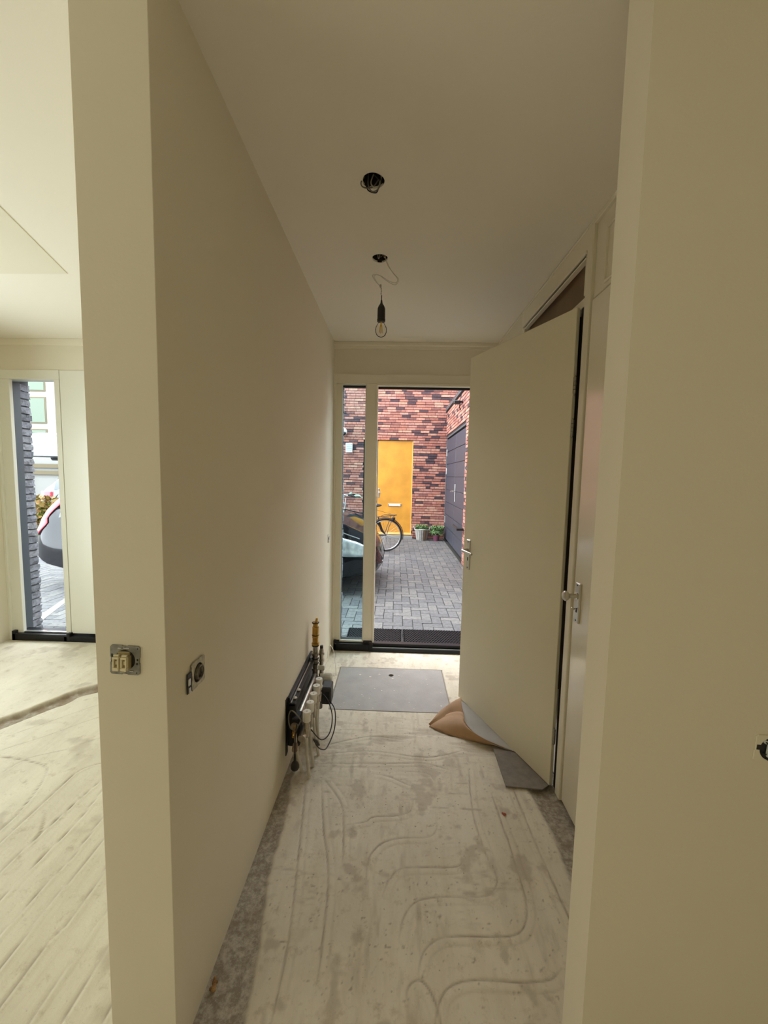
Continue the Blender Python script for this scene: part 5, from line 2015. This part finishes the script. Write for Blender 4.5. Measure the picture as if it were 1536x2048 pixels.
        b.tube([side(u, min(zw(u), interp(u, tx, tz) - .04) + .0, s_, .004) for u in np.linspace(length - .95, length - .30, 14)], 0.006, 6)
        b.build('bonnet_edge', m_silver, t, smooth=True)
    return t


car('parked_car', 'glossy black hatchback parked across the courtyard close to the house', (-0.157 - 2.29, 5.10 + 0.86, G), 0.0, m_carblack, length=4.58, tail='high')
car('parked_car', 'white car on the raised parking deck beyond the left window', (-17.3, 20.9, 1.95), math.radians(-8), m_carwhite, length=4.4)
car('parked_car', 'silver white car with a red tail lamp behind the hedge beyond the left window', (-8.25, 12.7, 0.02), math.radians(20), m_carsilver, length=4.4)

# ================================================================== STREET BEYOND THE LEFT WINDOW
# raised deck with rail
dk = thing('parking_deck', 'raised parking deck with a pale wooden rail beyond the left window', 'deck', (-17, 19, G))
b = MB()
b.box(-9, 7, 0, 5, 0, 1.95 - G)
b.build('deck_wall', m_conc, dk)
for z in (1.30, 1.62):
    b = MB()
    b.bbox(-9, 7, -0.08, -0.02, z, z + 0.20, 0.01)
    b.build('rail_board', m_fence, dk)
for x in np.arange(-8.5, 7, 1.6):
    b = MB()
    b.bbox(x, x + 0.12, -0.14, -0.06, 0, 1.95, 0.01)
    b.build('rail_post', m_fence, dk)
# town house with white window frames
th = thing('apartment_house', 'bright white apartment house with large windows beyond the left window', 'building', (-26.5, 30, G))
b = MB()
b.box(-9, 7, 0.1, 6, 0, 11)
b.build('wall', m_town, th)
for zi in range(4):
    for xi in range(6):
        x0, z0_ = -8.2 + xi * 2.35, 2.6 + zi * 2.35
        b = MB()
        b.bbox(x0, x0 + 1.55, 0.06, 0.16, z0_, z0_ + 1.95, 0.02)
        w_ = b.build('window', m_fence, th)
        b = MB()
        b.box(x0 + 0.10, x0 + 1.45, 0.04, 0.07, z0_ + 0.10, z0_ + 1.85)
        b.build('pane', m_towngls, w_)
# hedge
hd = thing('hedge', 'yellow green hedge with reddish leaves outside the left window', 'hedge', (-7.45, 9.0, G))
b = MB()
leaves(b, 0, 0, 0.05, 0.75, 0.35, 0.72, 2600, 0.10, rl)
leaves(b, 0.55, 0.1, 0.6, 0.5, 0.35, 1.1, 1800, 0.10, rl)
b.ellipsoid((0.62, 0.12, 1.05), 0.38, 0.22, 0.5, 12, 8)
b.ellipsoid((0.1, 0.1, 0.42), 0.65, 0.28, 0.38, 12, 8)
o = b.build('foliage', m_hedge, hd)
o['kind'] = 'stuff'
b = MB()
leaves(b, -0.45, -0.25, 0.2, 0.5, 0.2, 0.75, 700, 0.10, rl)
o = b.build('reddish_foliage', m_hedge_red, hd)
o['kind'] = 'stuff'
o['label'] = 'reddish leaves at the left end'

# brick reveals: outer leaf beside the left window (single bricks) and beside the hall side light
pier = thing('brick_pier', 'column of rough grey bricks outside the left window', 'pier', (-3.40, 3.642, G))
b = MB()
b.box(-0.19, -0.012, 0.006, 0.105, 0, 2.38)
b.build('mortar_core', m_greymortar, pier)
rowp = 0.0665
for k in range(35):
    b = MB()
    z = k * rowp + 0.004
    hh = 0.054
    n_ = 4
    # rough front: a subdivided face with random relief
    xs = []
    vs, fs = [], []
    for iz in range(3):
        for iy in range(n_ + 1):
            vs.append((random.uniform(-0.007, 0.006), iy * 0.108 / n_ + (random.uniform(-.004, .004)), z + iz * hh / 2 + random.uniform(-.003, .003)))
    for iz in range(3):
        for iy in range(n_ + 1):
            vs.append((-0.19, iy * 0.108 / n_, z + iz * hh / 2))
    W = n_ + 1
    for iz in range(2):
        for iy in range(n_):
            a = iz * W + iy
            fs.append((a, a + 1, a + W + 1, a + W))
    o2 = 3 * W
    for iy in range(n_):
        fs.append((iy, o2 + iy, o2 + iy + 1, iy + 1))
        a = 2 * W + iy
        fs.append((a, a + 1, o2 + a + 1, o2 + a))
    for iz in range(2):
        a = iz * W
        fs.append((a, a + W, o2 + a + W, o2 + a))
        a = iz * W + n_
        fs.append((a, o2 + a, o2 + a + W, a + W))
    b.add(vs, fs)
    b.build('brick', m_gbrick, pier)
b = MB()
for k in range(36):
    z = G + k * 0.0665 + 0.004
    b.box(-0.60, -0.486 + random.uniform(-0.004, 0.004), 3.655, 3.765, z, z + 0.054)
b.box(-0.60, -0.500, 3.66, 3.755, G, 2.34)
tag(b.build('side_brick_column', m_gbrick_s), 'narrow column of bricks outside the left edge of the hall side light', 'pier')
bpy.data.objects['side_brick_column']['kind'] = 'stuff'
